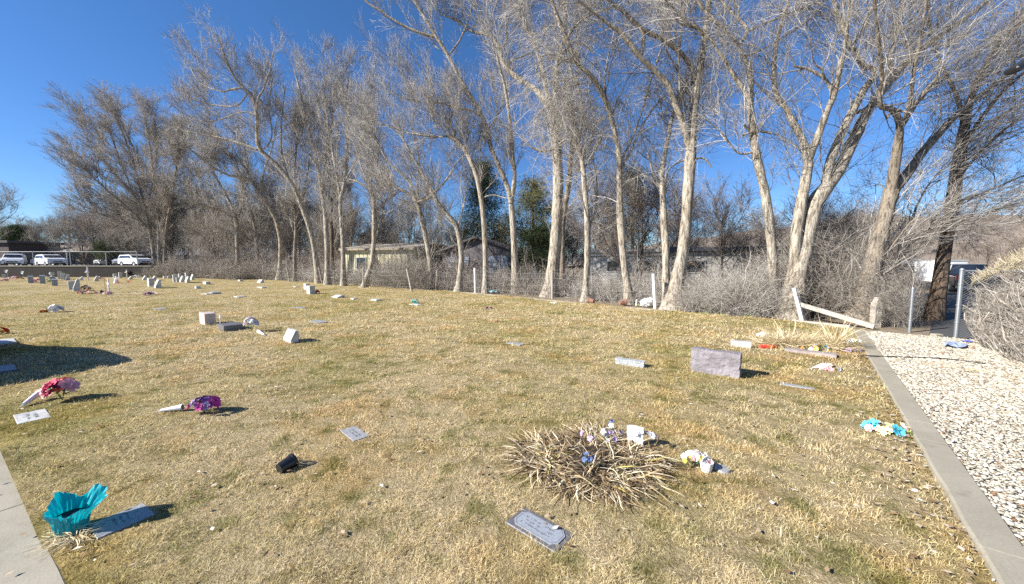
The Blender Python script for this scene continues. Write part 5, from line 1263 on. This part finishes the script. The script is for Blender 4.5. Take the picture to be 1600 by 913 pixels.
WIRE = M('fence_wire', (.38, .37, .36), .5, .2, 20, 0, metal=.5)
rt = thing('wire_fence', 'sagging strands of old wire strung between the fence posts along the trees', 'fence', (0, 0, 0))
for f_ in (.22, .48, .74, .93):
    pts = []
    for (b0, t), (b1, t1) in zip(fpts[:-1], fpts[1:]):
        for q in np.linspace(0, 1, 7)[:-1]:
            A = b0*(1-f_)+t*f_; B = b1*(1-f_)+t1*f_; p = A*(1-q)+B*q; pts.append((p[0], p[1]-.07, p[2]-.10*math.sin(math.pi*q)*(.5+f_)))
    MB().tube(pts, .0055, 4).build('wire', WIRE, rt)
# netting of the old fence, from the shed to the white board
mb = MB()
for (b0, t), (b1, t1) in list(zip(fpts[:-1], fpts[1:]))[8:]:
    n = int(np.linalg.norm(b1-b0)/.16)
    for i in range(n):
        q = i/n; p = b0*(1-q)+b1*q; pt = t*(1-q)+t1*q; mb.tube([(p[0], p[1]-.07, .02), (pt[0], pt[1]-.07, pt[2]*.92-.08*math.sin(math.pi*q))], .0018, 3, cap=False)
mb.build('netting', WIRE, rt, fixn=False)['kind'] = 'stuff'
# ---------------------------------------------------------------- broken boards on the right
def board(name, label, p0, p1, w_, t_, mat, cat='board'):
    """sawn board from p0 to p1, long axis between the points"""
    p0 = np.array(p0); p1 = np.array(p1); c = (p0+p1)/2; L = float(np.linalg.norm(p1-p0))
    me = MB(); me.box((0, 0, 0), (t_, w_, L), bev=.004); o = me.build(name, mat); o.location = tuple(c)
    o.rotation_euler = Vector(p1-p0).to_track_quat('Z', 'Y').to_euler(); tag(o, label, cat); return o
b0 = G(1254, 502); t0_ = D(1241, 450, b0[1]+.25)
board('fence_board', 'white painted board leaning against the foot of the largest twin stemmed tree', (b0[0], b0[1], 0), tuple(t0_), .10, .10, WPT)
a_ = D(1251, 476, b0[1]+.15); c_ = G(1366, 514)
board('fallen_rail', 'long weathered rail fallen slantwise from the white board down to the kerb end', tuple(a_), (c_[0], c_[1], .06), .13, .10, WD2, 'rail')
a_ = G(1238, 502, .05); c_ = G(1328, 511, .05); board('ground_rail', 'pale rail lying flat on the ground under the fallen slanting rail', tuple(a_), tuple(c_), .09, .09, WD2, 'rail')
b0 = G(1367, 510); z = D(1367, 466, b0[1])[2]
rt = thing('wooden_post', 'short thick weathered wooden post with a pointed broken top beside the burly tree', 'post', (b0[0], b0[1], 0))
rb = rough_block(.19, .17, z*.85, rough=.008, seed=4, sub=5, taper=.1); rb.build('shaft', M('old_post_wood', (.40, .36, .30), .95, .5, 5, .8, bscale=14, bdist=.03), rt)
MB().prism([(-.075, z*.84), (.075, z*.84), (.03, z*1.0), (-.01, z*1.03)], -.07, .07).build('broken_top', MATS['old_post_wood'], rt)
# gate posts of the chain link
def gatepost(px, py, ptop, r_, label):
    b0 = G(px, py); z = D(px, ptop, b0[1])[2]; rt = thing('gate_post', label, 'post', (b0[0], b0[1], 0))
    MB().tube([(0, 0, -.1), (0, 0, z)], r_, 12).build('tube', GALV, rt, smooth=False); MB().ball((0, 0, z), r_*1.15, 10, 6).build('cap', GALV, rt, smooth=True)
    for k in (.25, .5, .8): MB().tube([(0, 0, z*k-.012), (0, 0, z*k+.012)], r_*1.25, 12).build('tie_band', GALV, rt)
    return b0, z
gp1, gz1 = gatepost(1421, 518, 451, .036, 'shorter galvanised gate post at the left of the alley opening')
gp2, gz2 = gatepost(1493, 531, 422, .042, 'taller galvanised gate post at the right of the alley opening against the hedge')
rt = thing('chain_link_fence', 'rusty chain link fence running into the clipped hedge', 'fence', (0, 0, 0)); mb = MB()
q1 = gp2[:2]+np.array([2.6, -2.3]); mesh_panel(mb, tuple(gp2[:2]), tuple(q1), .03, gz2-.05, .06, .0016); mb.build('netting', GALV, rt, fixn=False)['kind'] = 'stuff'
MB().tube([(gp2[0], gp2[1], gz2-.02), (q1[0], q1[1], gz2-.02)], .02, 6).build('top_rail', GALV, rt)
rt = thing('chain_link_fence', 'old chain link fence overgrown by brush left of the shorter gate post', 'fence', (0, 0, 0)); mb = MB()
q0 = G(1372, 511)[:2]; mesh_panel(mb, tuple(q0), tuple(gp1[:2]), .03, gz1-.05, .07, .0014); mb.build('netting', WIRE, rt, fixn=False)['kind'] = 'stuff'
g = G(1463, 530); o = MB().box((0, 0, .05), (.2, .14, .16), bev=.015, taper=.8).build('concrete_stub', MATS['concrete'], loc=(g[0], g[1], 0)); tag(o, 'small concrete stub at the mouth of the alley', 'stub')
# thin black tube laid across kerb and stones
pts = []
for (x, y, z) in ((1262, 551, .05), (1285, 553, .03), (1315, 555, .03), (1343, 556.5, .07), (1352, 556, .105), (1368, 556.5, .105), (1378, 557, .09), (1410, 558, .09), (1450, 559, .09), (1490, 562, .09), (1515, 565, .09), (1540, 568, .10)):
    pts.append(tuple(G(x, y, z)))
o = MB().tube(catmull(pts, 40), .011, 8).build('dark_line', BLK, smooth=True); tag(o, 'thin black line running across the kerb and the white stones', 'dark_line')
# scraps by the gravel
def scrap(px, py, s, col, label, name='plastic_scrap', cat='scrap', z=.08, seed=0, aspect=1.0):
    g = G(px, py, z); rnd = random.Random(seed); mb = MB(); n = 6; V = []
    for i in range(n+1):
        for j in range(n+1): V.append(((i/n-.5)*s*aspect+rnd.uniform(-1, 1)*s*.05, (j/n-.5)*s+rnd.uniform(-1, 1)*s*.05, .012+rnd.random()*s*.22))
    mb.add(V, [(i*(n+1)+j, (i+1)*(n+1)+j, (i+1)*(n+1)+j+1, i*(n+1)+j+1) for i in range(n) for j in range(n)])
    o = mb.build(name, M(label.split()[0]+'_scrap_'+str(seed), col, .5, .2, 12, .1), fixn=False, loc=tuple(g)); o.rotation_euler = (0, 0, rnd.random()*3); tag(o, label, cat); return o
scrap(1493, 541, .30, (.30, .36, .52), 'pale blue plastic sheet scrap lying on the white stones near the gate', seed=1, aspect=2.2)
scrap(1511, 535, .14, (.10, .12, .48), 'deep blue cloth scrap between the gate post and the hedge', seed=2)
# white bag and clay pots by the trees
g = G(1012, 480)
rt = thing('plastic_bag', 'crumpled white plastic bag behind the leaning white fence post', 'bag', (g[0], g[1]+.15, 0))
mb = MB(); mb.ball((0, 0, .17), (.27, .2, .19), 14, 9, .14); mb.ball((.18, 0, .30), (.10, .08, .10), 8, 6, .2); mb.build('bag_body', WHP, rt)
CLAY = M('terracotta', (.30, .16, .10), .85, .3, 8, .4)
def claypot(px, py, s, label, sd):
    g = G(px, py); rt = thing('clay_pot', label, 'pot', (g[0], g[1], 0), sd)
    mb = MB(); ax = [Vector((t, 0, .11*s+t*.1)) for t in (0, .05*s, .22*s, .23*s, .28*s, .27*s, .08*s)]; mb.tube(ax, [.09*s, .10*s, .13*s, .15*s, .15*s, .125*s, .08*s], 14).build('pot_body', CLAY, rt)
    return rt
claypot(928, 475, 1.0, 'left terracotta pot lying at the foot of the narrow crooked tree', 2.4); claypot(968, 477.5, 1.0, 'right terracotta pot lying at the foot of the slim curving tree', .2)
g = G(994, 478); o = MB().tube([(0, 0, 0), (.02, 0, .28)], .035, 8).build('pipe_stub', WHP, loc=(g[0], g[1], 0)); tag(o, 'short white pipe stub beside the slim curving tree', 'pipe')
g = D(834, 436, 26); rt = thing('utility_box', 'small white box on a stand behind the fence left of the thick furrowed tree', 'box', (g[0], 26, 0))
MB().box((0, 0, g[2]+.1), (.42, .3, .85), bev=.02).build('cabinet', WHP, rt); MB().box((0, 0, g[2]/2-.2), (.08, .08, g[2]), ).build('leg', GALV, rt); MB().box((-.32, 0, g[2]+.05), (.2, .28, .6), bev=.01).build('door', BLK, rt)
scrap(770, 457, .55, (.28, .52, .56), 'crumpled pale teal plastic lying under the trees beyond the pale fence post', seed=3, z=.05)
scrap(865, 475, .28, (.8, .78, .7), 'white paper scrap in the grass below the tan fence post', seed=4, z=.0)
for i, (px, py) in enumerate([(1000, 479), (1010, 478), (1125, 494), (1165, 497), (1170, 494), (1052, 489), (1098, 491)]):
    g = G(px, py); rt = thing('weed', 'small bright green weed sprouting along the foot of the trees', 'weed', (g[0], g[1], 0), 0, 'green weeds under the trees')
    rnd = random.Random(i); mb = MB()
    for _ in range(40):
        a = rnd.uniform(0, 6.28); q = rnd.uniform(.02, .2); p = Vector((math.cos(a)*q, math.sin(a)*q*.6, rnd.uniform(0, .03))); d_ = Vector((math.cos(a), math.sin(a), rnd.uniform(.2, 1))).normalized()*rnd.uniform(.05, .1); s = Vector((-math.sin(a), math.cos(a), 0))*.016
        mb.add([p, p+d_*.5+s, p+d_, p+d_*.5-s], [(0, 1, 2, 3)])
    mb.build('leaves', LEAFL, rt, fixn=False)
# ---------------------------------------------------------------- clipped hedge
def hedge():
    global rng
    rng = np.random.default_rng(77)
    rt = thing('clipped_hedge', 'large clipped leafless hedge with pale cut tips beside the white stones', 'hedge', (0, 0, 0))
    # footprint: a band right of the gravel
    f0 = np.array([10.15, 8.25]); f1 = np.array([8.35, 5.95]); dr = (f1-f0)/np.linalg.norm(f1-f0); f2 = f1+dr*3.2
    nv = np.array([-dr[1], dr[0]]); nv = nv if nv[0] > 0 else -nv; width = 2.0
    L = np.linalg.norm(f2-f0)
    def top(s): return 1.55+.62*np.clip(s/2.2, 0, 1)**.7+.04*np.sin(s*5)
    def inset(s, z, t): return np.maximum(0, .35-.5*s)*0
    n = 8500; s = rng.random(n)*L; t = rng.random(n)*width; K = 7
    t = np.where(rng.random(n) < .55, np.abs(rng.normal(size=n))*.25, t)
    base = f0[None]+dr[None]*s[:, None]+nv[None]*(t+.18)[:, None]
    hgt = top(s)*(.35+.6*rng.random(n)); P = np.empty((n, K, 3)); P[:, 0, :2] = base; P[:, 0, 2] = hgt*rng.random(n)*.75
    d = nrm(rng.normal(size=(n, 3))*.75-np.concatenate([np.tile(nv*.35, (n, 1)), -np.full((n, 1), .45)], 1)); Ln = .35+.4*rng.random(n)
    for k in range(1, K):
        d = nrm(d+rng.normal(size=(n, 3))*.3+np.array([0, 0, .05])); P[:, k] = P[:, k-1]+d*(Ln/(K-1))[:, None]
    # trim to the clipped shape
    def trim(P):
        q = P[..., :2]-f0; ss = q@dr; tt = q@nv; 
        face = -.02+.13*P[..., 2]*0+.05*np.sin(ss*6+P[..., 2]*5)
        low = .22*np.clip(1-P[..., 2]/.5, 0, 1)
        sh = np.maximum(0, face+low-tt); P[..., :2] += nv*sh[..., None]
        P[..., :2] += dr*np.maximum(0, .0-ss+.12*np.sin(P[..., 2]*7))[..., None]
        tz = top(ss)-np.maximum(0, .35-tt)*.55; P[..., 2] = np.minimum(P[..., 2], tz+.05*rng.random(P.shape[:-1])); P[..., 2] = np.maximum(P[..., 2], .03); return P
    P = trim(P); Rr = (.0035+.004*rng.random(n)**3)[:, None]*np.linspace(1.3, .6, K)[None]
    P2, R2 = spawn(P, Rr, 52000, .1, 60, .24, 4, up=.1, wig=.3, rmin=.0022, rk=.01); P2 = trim(P2)
    V, Q, r = merge([tubes(P, Rr, 4), tubes(P2, R2, 3)]); np_mesh('branches', V, Q, TW4, rt, attrs={'rnd': r*.8})
    # stout stems at the foot
    ns = 34; s = np.sort(rng.random(ns))*L; b_ = f0[None]+dr[None]*s[:, None]+nv[None]*(.35+.5*rng.random(ns))[:, None]; K = 8; P = np.empty((ns, K, 3)); P[:, 0] = np.column_stack([b_, np.full(ns, -.05)])
    d = nrm(np.column_stack([np.tile(-nv*.35, (ns, 1))+rng.normal(size=(ns, 2))*.35, np.ones(ns)]))
    for k in range(1, K): d = nrm(d+rng.normal(size=(ns, 3))*.22); P[:, k] = P[:, k-1]+d*.2
    P = trim(P); Rr = (.018+.022*rng.random(ns))[:, None]*np.linspace(1.2, .4, K)[None]
    V, Q, r = tubes(P, Rr, 7); np_mesh('stems', V, Q, BK, rt, smooth=True)
    # clipped tips along the top
    nt_ = 5200; s = rng.random(nt_)*L; t = rng.random(nt_)**1.3*width; p = f0[None]+dr[None]*s[:, None]+nv[None]*t[:, None]; z = top(s)-np.maximum(0, .35-t)*.55
    d = nrm(np.column_stack([rng.normal(size=(nt_, 2))*.55, np.ones(nt_)])); L2 = .04+.07*rng.random(nt_)
    P = np.stack([np.column_stack([p, z-.08]), np.column_stack([p, z-.08])+d*L2[:, None], np.column_stack([p, z-.08])+d*(L2*2)[:, None]], 1)
    TIP = attr_mat('clipped_tips', [(0, (.36, .30, .19)), (.5, (.52, .45, .31)), (1, (.66, .59, .44))], rough=.8)
    V, Q, r = tubes(P, np.full((nt_, 3), .0036)*np.array([[1, .9, .8]]), 3); np_mesh('clipped_tips', V, Q, TIP, rt, attrs={'rnd': r})
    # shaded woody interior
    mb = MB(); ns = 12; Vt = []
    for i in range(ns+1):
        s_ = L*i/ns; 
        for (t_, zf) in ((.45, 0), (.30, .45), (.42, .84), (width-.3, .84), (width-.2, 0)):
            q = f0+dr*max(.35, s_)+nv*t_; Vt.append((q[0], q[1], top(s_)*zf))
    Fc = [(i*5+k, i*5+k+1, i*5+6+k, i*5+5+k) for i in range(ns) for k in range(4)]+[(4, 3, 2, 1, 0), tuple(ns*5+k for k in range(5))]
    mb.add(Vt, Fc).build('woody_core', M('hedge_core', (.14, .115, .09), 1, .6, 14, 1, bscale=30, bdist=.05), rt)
hedge()
# ---------------------------------------------------------------- buildings
def wall_mat(nm, col, s=3, var=.2): return M(nm, col, .85, var, s, .15, bscale=20)
ROOFM = M('roof_shingles', (.22, .19, .165), .95, .35, 2.5, .5, bscale=14, bdist=.03)
DKG = M('dark_glass', (.02, .025, .035), .1, .2, 3, 0, spec=.6)
TRIM = M('white_trim', (.45, .45, .43), .6, .1, 6, 0)
def house(name, label, x0, x1, Yd, depth, wh, rh, wallm, roofm, z0=0.0, ang=0.0, overhang=.4, gable='x', windows=(), doors=(), flatroof=False, cat='house', trimh=.0, battens=None, hscale=1):
    """x0,x1 in photo pixels at the front wall; local x along the front"""
    A = D(x0, 450, Yd); B = D(x1, 450, Yd); W = B[0]-A[0]
    rt = thing(name, label, cat, ((A[0]+B[0])/2, Yd, z0), ang)
    MB().box((0, depth/2, wh/2), (W, depth, wh)).build('wall', wallm, rt)
    if flatroof:
        MB().box((0, depth/2, wh+rh/2+.003), (W+overhang*2, depth+overhang*2, rh), bev=.03).build('roof', roofm, rt)
    elif gable == 'x':
        mb = MB(); o_ = overhang; pl = [(-o_, wh-.05), (depth/2, wh+rh), (depth+o_, wh-.05), (depth+o_, wh+.12), (depth/2, wh+rh+.18), (-o_, wh+.12)]
        n = len(pl); V = [(-W/2-o_, q[0], q[1]) for q in pl]+[(W/2+o_, q[0], q[1]) for q in pl]
        mb.add(V, [(0, 1, 4, 5), (1, 2, 3, 4), (6, 11, 10, 7), (7, 10, 9, 8)]+[(i, i+n, (i+1) % n+n, (i+1) % n) for i in range(n)]).build('roof', roofm, rt)
        [MB().add([(xx, 0, wh), (xx, depth, wh), (xx, depth/2, wh+rh)], [(0, 1, 2)]).build('gable', wallm, rt, fixn=False) for xx in (-W/2, W/2)]
    else:
        mb = MB(); o_ = overhang; pl = [(-W/2-o_, wh-.05), (0, wh+rh), (W/2+o_, wh-.05), (W/2+o_, wh+.12), (0, wh+rh+.18), (-W/2-o_, wh+.12)]
        mb.add([(q[0], -o_, q[1]) for q in pl]+[(q[0], depth+o_, q[1]) for q in pl], [(0, 1, 4, 5), (1, 2, 3, 4), (6, 11, 10, 7), (7, 10, 9, 8)]+[(i, i+6, (i+1) % 6+6, (i+1) % 6) for i in range(6)]).build('roof', roofm, rt)
        [MB().add([(-W/2, yy, wh), (W/2, yy, wh), (0, yy, wh+rh)], [(0, 1, 2)]).build('gable', wallm, rt, fixn=False) for yy in (0, depth)]
    for (u, v, w_, h) in windows:
        f = MB().box((u*W-W/2, -.03, v), (w_+.14, .06, h+.14), bev=.01).build('window', TRIM, rt); MB().box((u*W-W/2, -.063, v), (w_, .01, h)).build('pane', DKG, f)
    for (u, w_, h, mt) in doors:
        f = MB().box((u*W-W/2, -.04, h/2+.02), (w_, .08, h), bev=.01).build('door', mt, rt)
        mb = MB()
        for q in range(1, 5): mb.box((u*W-W/2, -.083, h*q/5), (w_*.96, .008, .03))
        mb.build('panel_lines', DKG, f)
    if trimh: MB().box((0, -.06, wh-trimh/2), (W+.1, .1, trimh)).build('fascia', TRIM, rt)
    if battens:
        mb = MB(); n = int(W/battens)
        for i in range(n): mb.box((-W/2+(i+.5)*battens, -.012, wh*.45), (.05, .02, wh*.88))
        mb.build('battens', wallm if battens > .5 else M('siding_shadow_gap', (.30, .28, .22), .9, .2, 3, 0), rt)  # closely spaced strips carry the shade of siding gaps in their colour
    return rt
BG = M('blue_grey_door', (.25, .30, .38), .6, .12, 4, .05)
house('yellow_house', 'pale yellow sided house with debris covered roof seen through the brush', 528, 655, 33, 7, 3.0, .55, wall_mat('yellow_siding', (.52, .48, .31)), M('debris_roof', (.36, .31, .24), 1, .45, 3, .8, bscale=12, bdist=.05), windows=((.25, 1.8, 1.0, 1.0),), battens=.45, ang=-.35)
house('dark_shed', 'dark grey gabled shed with two blue grey doors behind the trees', 688, 803, 31.5, 7, 2.75, 1.15, wall_mat('shaded_shed_siding', (.13, .12, .13)), M('dark_roof', (.11, .10, .10), .9, .3, 2, .3), gable='y', ang=-.25, doors=((.22, 2.1, 2.3, BG), (.77, 2.1, 2.4, BG)), cat='shed')  # siding coloured dark to carry the shade on the shed
house('white_trailer', 'small white trailer half hidden behind the thick furrowed tree', 829, 872, 33, 2.2, 2.75, .12, wall_mat('trailer_white', (.74, .74, .72), 2, .12), TRIM, flatroof=True, overhang=.03, windows=((.4, 1.7, .6, .5),), cat='trailer')
house('pale_mobile_home', 'pale grey mobile home with flat light roof behind the slim curving tree', 918, 1052, 26, 4.2, 2.55, .22, wall_mat('pale_panel', (.50, .50, .48), 1.5, .2), M('light_roof', (.58, .56, .52), .9, .25, 2, .3), flatroof=True, overhang=.25, windows=((.3, 1.6, .8, .7), (.65, 1.6, 1.0, .7)), trimh=.22, battens=.6, cat='mobile home', ang=-.4)
house('long_mobile_home', 'long low mobile home with dark roof behind the pale brush', 1064, 1330, 22.5, 4.2, 2.55, .28, wall_mat('cream_panel', (.48, .46, .42), 1.5, .25), M('dark_metal_roof', (.07, .075, .10), .5, .3, 2, .1), flatroof=True, overhang=.35, windows=((.12, 1.6, 1.0, .7), (.4, 1.6, .9, .7), (.7, 1.6, 1.0, .7)), battens=.6, cat='mobile home', ang=-.3)
house('white_roofed_house', 'low house with bright white roof left of the alley', 1398, 1462, 44, 6, 1.55, .7, wall_mat('tan_wall', (.42, .38, .32)), M('white_roof', (.74, .75, .77), .7, .1, 2, .1), windows=((.5, .95, 1, .6),))
house('white_box_trailer', 'white box trailer with a flat awning at the end of the alley', 1468, 1508, 36, 2.4, 2.0, .12, wall_mat('box_white', (.78, .78, .76), 2, .08), TRIM, flatroof=True, overhang=.05, doors=((.3, .7, 1.7, WHP),), cat='trailer')
house('brown_office', 'low dark brown office building with tan roof beyond the car park', -60, 128, 84, 14, 2.9, 1.6, wall_mat('brown_brick', (.13, .09, .065), 4, .3), M('tan_shingles', (.27, .23, .18), .95, .3, 2, .4), z0=lotz, overhang=.9, windows=((.35, 1.5, 2, 1.1), (.5, 1.5, 2, 1.1), (.65, 1.5, 2, 1.1), (.8, 1.5, 2, 1.1), (.92, 1.5, 1.5, 1.1)), cat='office')
house('brown_hall', 'taller dark hall with low roof rising behind the brown office at the far left', -40, 20, 78, 9, 4.6, .5, wall_mat('dark_brick', (.10, .075, .06), 4, .3), M('dark_flat_roof', (.12, .11, .10), .9, .3, 2, .2), z0=lotz, flatroof=True, overhang=.5, windows=((.6, 2.2, 2, 1.1),), cat='building')
# ---------------------------------------------------------------- cars
def car(name, label, loc, rz, paint, kind='suv', group=None, cat='car', L=4.5, Wd=1.85, Hh=1.66):
    rt = thing(name, label, cat, loc, rz, group)     # nose along +x
    hw = Wd/2; l = L/2
    if kind == 'pickup': prof = [(-l, .55), (-l, 1.0), (-l*.28, 1.02), (-l*.24, 1.72), (l*.14, 1.74), (l*.42, 1.12), (l*.92, 1.02), (l, .82), (l, .42), (-l, .42)]
    elif kind == 'sedan': prof = [(-l, .5), (-l*.97, .95), (-l*.75, 1.05), (-l*.42, 1.42), (l*.05, 1.46), (l*.42, 1.02), (l*.88, .86), (l, .68), (l*.99, .32), (-l*.98, .32)]
    else: prof = [(-l, .55), (-l*.98, 1.05), (-l*.86, 1.52), (-l*.72, Hh-.03), (l*.02, Hh), (l*.20, Hh-.08), (l*.46, 1.12), (l*.88, .98), (l, .76), (l*.99, .34), (-l*.98, .34)]
    def inw(z): return hw*(1-.16*max(0, z-.95)/.7) if z > .95 else hw*(.97+.03*(z-.3)/.65)
    mb = MB(); n = len(prof); V = []
    for s, f in ((-1, 1), (-1, .0), (1, .0), (1, 1)): pass
    rows_ = [(-1, 1.0, .0), (-1, .93, .05), (1, .93, .05), (1, 1.0, .0)]
    for s, wf, up_ in rows_:
        for (x, z) in prof: 
            top_ = z > .95
            V.append((x*(1.0 if wf < 1 else .985), s*inw(z)*wf, z+(up_*.35 if top_ else 0)-(0 if wf < 1 else .015)*(1 if top_ else 0)))
    Fc = [tuple(range(n)), tuple(range(4*n-1, 3*n-1, -1))]
    for r_ in range(3):
        for i in range(n): Fc.append((r_*n+i, (r_+1)*n+i, (r_+1)*n+(i+1) % n, r_*n+(i+1) % n))
    mb.add(V, Fc).build('body', paint, rt)
    def pane(pts, nm='window'): MB().add(pts, [tuple(range(len(pts)))]).build(nm, DKG, rt, fixn=False)
    # glass: windscreen, rear, sides (set a few mm proud)
    e = .02
    if kind == 'pickup': ws = [(l*.15, 1.70), (l*.40, 1.17)]; sw = [(-l*.20, 1.66), (l*.12, 1.68), (l*.34, 1.18), (-l*.22, 1.15)]; rw = [(-l*.245, 1.66), (-l*.275, 1.12)]
    elif kind == 'sedan': ws = [(l*.08, 1.43), (l*.40, 1.06)]; sw = [(-l*.40, 1.37), (l*.03, 1.40), (l*.33, 1.06), (-l*.62, 1.06)]; rw = [(-l*.44, 1.40), (-l*.73, 1.09)]
    else: ws = [(l*.22, Hh-.11), (l*.445, 1.17)]; sw = [(-l*.74, Hh-.14), (l*.16, Hh-.13), (l*.36, 1.16), (-l*.86, 1.14)]; rw = [(-l*.875, Hh-.2), (-l*.965, 1.15)]
    (x1, z1), (x2, z2) = ws; pane([(x1+e, -inw(z1)*.84, z1+.05), (x1+e, inw(z1)*.84, z1+.05), (x2+e, inw(z2)*.9, z2+.05), (x2+e, -inw(z2)*.9, z2+.05)], 'windscreen')
    (x1, z1), (x2, z2) = rw; pane([(x1-e, inw(z1)*.84, z1+.02), (x1-e, -inw(z1)*.84, z1+.02), (x2-e, -inw(z2)*.88, z2+.02), (x2-e, inw(z2)*.88, z2+.02)], 'rear_window')
    for s in (-1, 1): pane([(x, s*(inw(z)+.012), z) for x, z in sw], 'side_window')
    MB().box((l*.995, 0, .62), (.05, Wd*.5, .13), bev=.01).build('grille', BLK, rt); MB().box((l*.985, 0, .42), (.06, Wd*.74, .16), bev=.02).build('bumper_intake', BLK, rt)
    LG = M('headlight_glass', (.55, .57, .6), .15, .1, 5, 0, spec=.7); RD = M('tail_lamp_red', (.35, .02, .02), .25, .1, 5, 0)
    for s in (-1, 1):
        MB().box((l*.955, s*hw*.80, .80), (.20, .30, .11), bev=.02, rz=-s*.25).build('headlight', LG, rt)
        MB().box((-l*.985, s*hw*.84, .90), (.08, .22, .26), bev=.02).build('tail_light', RD, rt)
        MB().box((l*.30, s*(hw+.08), 1.08), (.10, .18, .13), bev=.02).build('mirror', paint, rt)
        for x in (l*.62, -l*.60):
            t = MB(); t.v = []; 
            for (r_, y) in ((.20, -.11), (.33, -.11), (.345, -.08), (.345, .08), (.33, .11), (.20, .11)): 
                for k in range(18): a = 2*math.pi*k/18; t.v.append((x+r_*math.cos(a), s*(hw-.10)+y, .345+r_*math.sin(a)))
            t.f = [(i*18+k, i*18+(k+1) % 18, (i+1)*18+(k+1) % 18, (i+1)*18+k) for i in range(5) for k in range(18)]; w_ = t.build('wheel', M('tyre_rubber', (.02, .02, .021), .8, .2, 20, .1), rt)
            rm_ = MB(); rm_.v = [(x+r_*math.cos(2*math.pi*k/18), s*(hw-.10)+s*y, .345+r_*math.sin(2*math.pi*k/18)) for (r_, y) in ((.215, .085), (.20, .10), (.05, .07)) for k in range(18)]; rm_.f = [(i*18+k, i*18+(k+1) % 18, (i+1)*18+(k+1) % 18, (i+1)*18+k) for i in range(2) for k in range(18)]+[tuple(36+k for k in range(18))]
            rm_.build('rim', GALV, w_)
    if kind == 'suv': 
        for s in (-1, 1): MB().tube([(-l*.6, s*hw*.72, Hh+.01), (-l*.55, s*hw*.72, Hh+.06), (0, s*hw*.72, Hh+.07), (l*.08, s*hw*.72, Hh+.01)], .018, 6).build('roof_rail', BLK, rt)
    return rt
WP = M('white_car_paint', (.80, .81, .83), .28, .03, 2, 0, spec=.6); NP = M('dark_blue_car_paint', (.018, .025, .06), .25, .1, 2, 0, spec=.6); KP = M('black_car_paint', (.015, .015, .018), .25, .1, 2, 0, spec=.6); SP_ = M('silver_car_paint', (.40, .42, .45), .3, .05, 2, 0, metal=.5)
def at_lot(px, Yd): return (D(px, 420, Yd)[0], Yd, lotz)
car('parked_car', 'white SUV with roof rails parked nearest the left edge behind the chain link fence', at_lot(24, 50.9), R(-42), WP)
car('parked_car', 'white crossover second from the left parked behind the chain link fence', at_lot(81, 50.9), R(-24), WP, L=4.4, Hh=1.58)
car('parked_car', 'white hatchback facing the fence nearest the dark trunks', at_lot(213, 51.2), R(-18), WP, L=4.3, Hh=1.56)
car('parked_pickup', 'dark blue pickup truck parked behind the two white cars at the left', at_lot(84, 57), R(170), NP, 'pickup', L=5.6, Wd=2.0, cat='pickup truck')
car('parked_car', 'dark van parked behind the leftmost white SUV', at_lot(27, 57.5), R(175), KP, L=5.0, Hh=1.95, Wd=1.95)
car('parked_car', 'white SUV parked further back left of the hatchback', at_lot(179, 64), R(-110), WP, L=4.4)
car('parked_car', 'black SUV parked beside the white SUV further back', at_lot(190, 62), R(-110), KP, L=4.5)
car('parked_car', 'silver car parked just behind the white hatchback', at_lot(212, 55.5), R(-100), SP_, L=4.5)
car('parked_car', 'dark car parked behind the silver car near the trunks', at_lot(218, 60), R(-100), NP, L=4.6)
for i, (px, Yd, pt, l) in enumerate([(287, 58, NP, 'dark blue car glimpsed through the trunks left of the curved pale trunk'), (316, 57, SP_, 'silver car glimpsed through the trunks right of the curved pale trunk'), (345, 60, WP, 'white car glimpsed through the brush between two trunks'), (372, 58, WP, 'white car glimpsed behind the straight grey tree'), (398, 61, NP, 'dark car glimpsed behind the thin grey tree'), (255, 60, KP, 'black car glimpsed between the dark far trunks')]):
    car('parked_car', l, at_lot(px, Yd), R(-90+i*17), pt, group='cars glimpsed through the trees')
g = G(1493, 454.5); car('parked_pickup', 'black pickup truck seen from behind at the end of the alley', (g[0]+.6, g[1], 0), R(50), KP, 'pickup', L=5.4, Wd=1.95, cat='pickup truck')
# the car whose shadow falls over the left of the lawn (just outside the picture)
car('parked_car', 'dark estate car on the lane whose rounded shadow falls on the lawn', (-11.55, 6.15, 0), R(153), KP, L=4.9, Hh=1.62)
# white post sign/pole in the car park
for (px, Yd, h) in ((106.5, 60, 2.6),):
    p_ = at_lot(px, Yd); rt = thing('lot_post', 'short pale post standing behind the second white crossover', 'post', p_); MB().tube([(0, 0, 0), (0, 0, h)], .07, 8).build('shaft', WPT, rt)
# lamp reaching in at the upper right
hd = D(1592, 97, 7.6); rt = thing('lane_lamp', 'black lamp head on an arm at the upper right edge above the hedge', 'lamp', (hd[0]+1.9, hd[1]-.2, 0))
bx, by = hd[0]+1.9, hd[1]-.2
MB().tube([(0, 0, -.1), (0, 0, hd[2]+.5)], [.09, .06], 12).build('pole', BLK, rt); MB().tube([(0, 0, hd[2]+.45), (-.7, .1, hd[2]+.42), (-1.5, .18, hd[2]+.12)], [.035, .032, .03], 8).build('arm', BLK, rt)
MB().box((-1.78, .2, hd[2]-.02), (.62, .24, .12), bev=.03, ry=R(-32)).build('lamp_head', BLK, rt); MB().box((-1.76, .2, hd[2]-.09), (.40, .17, .02), ry=R(-32)).build('lens', M('lamp_lens', (.3, .31, .33), .2, .1, 5, 0), rt)
grass_blades()
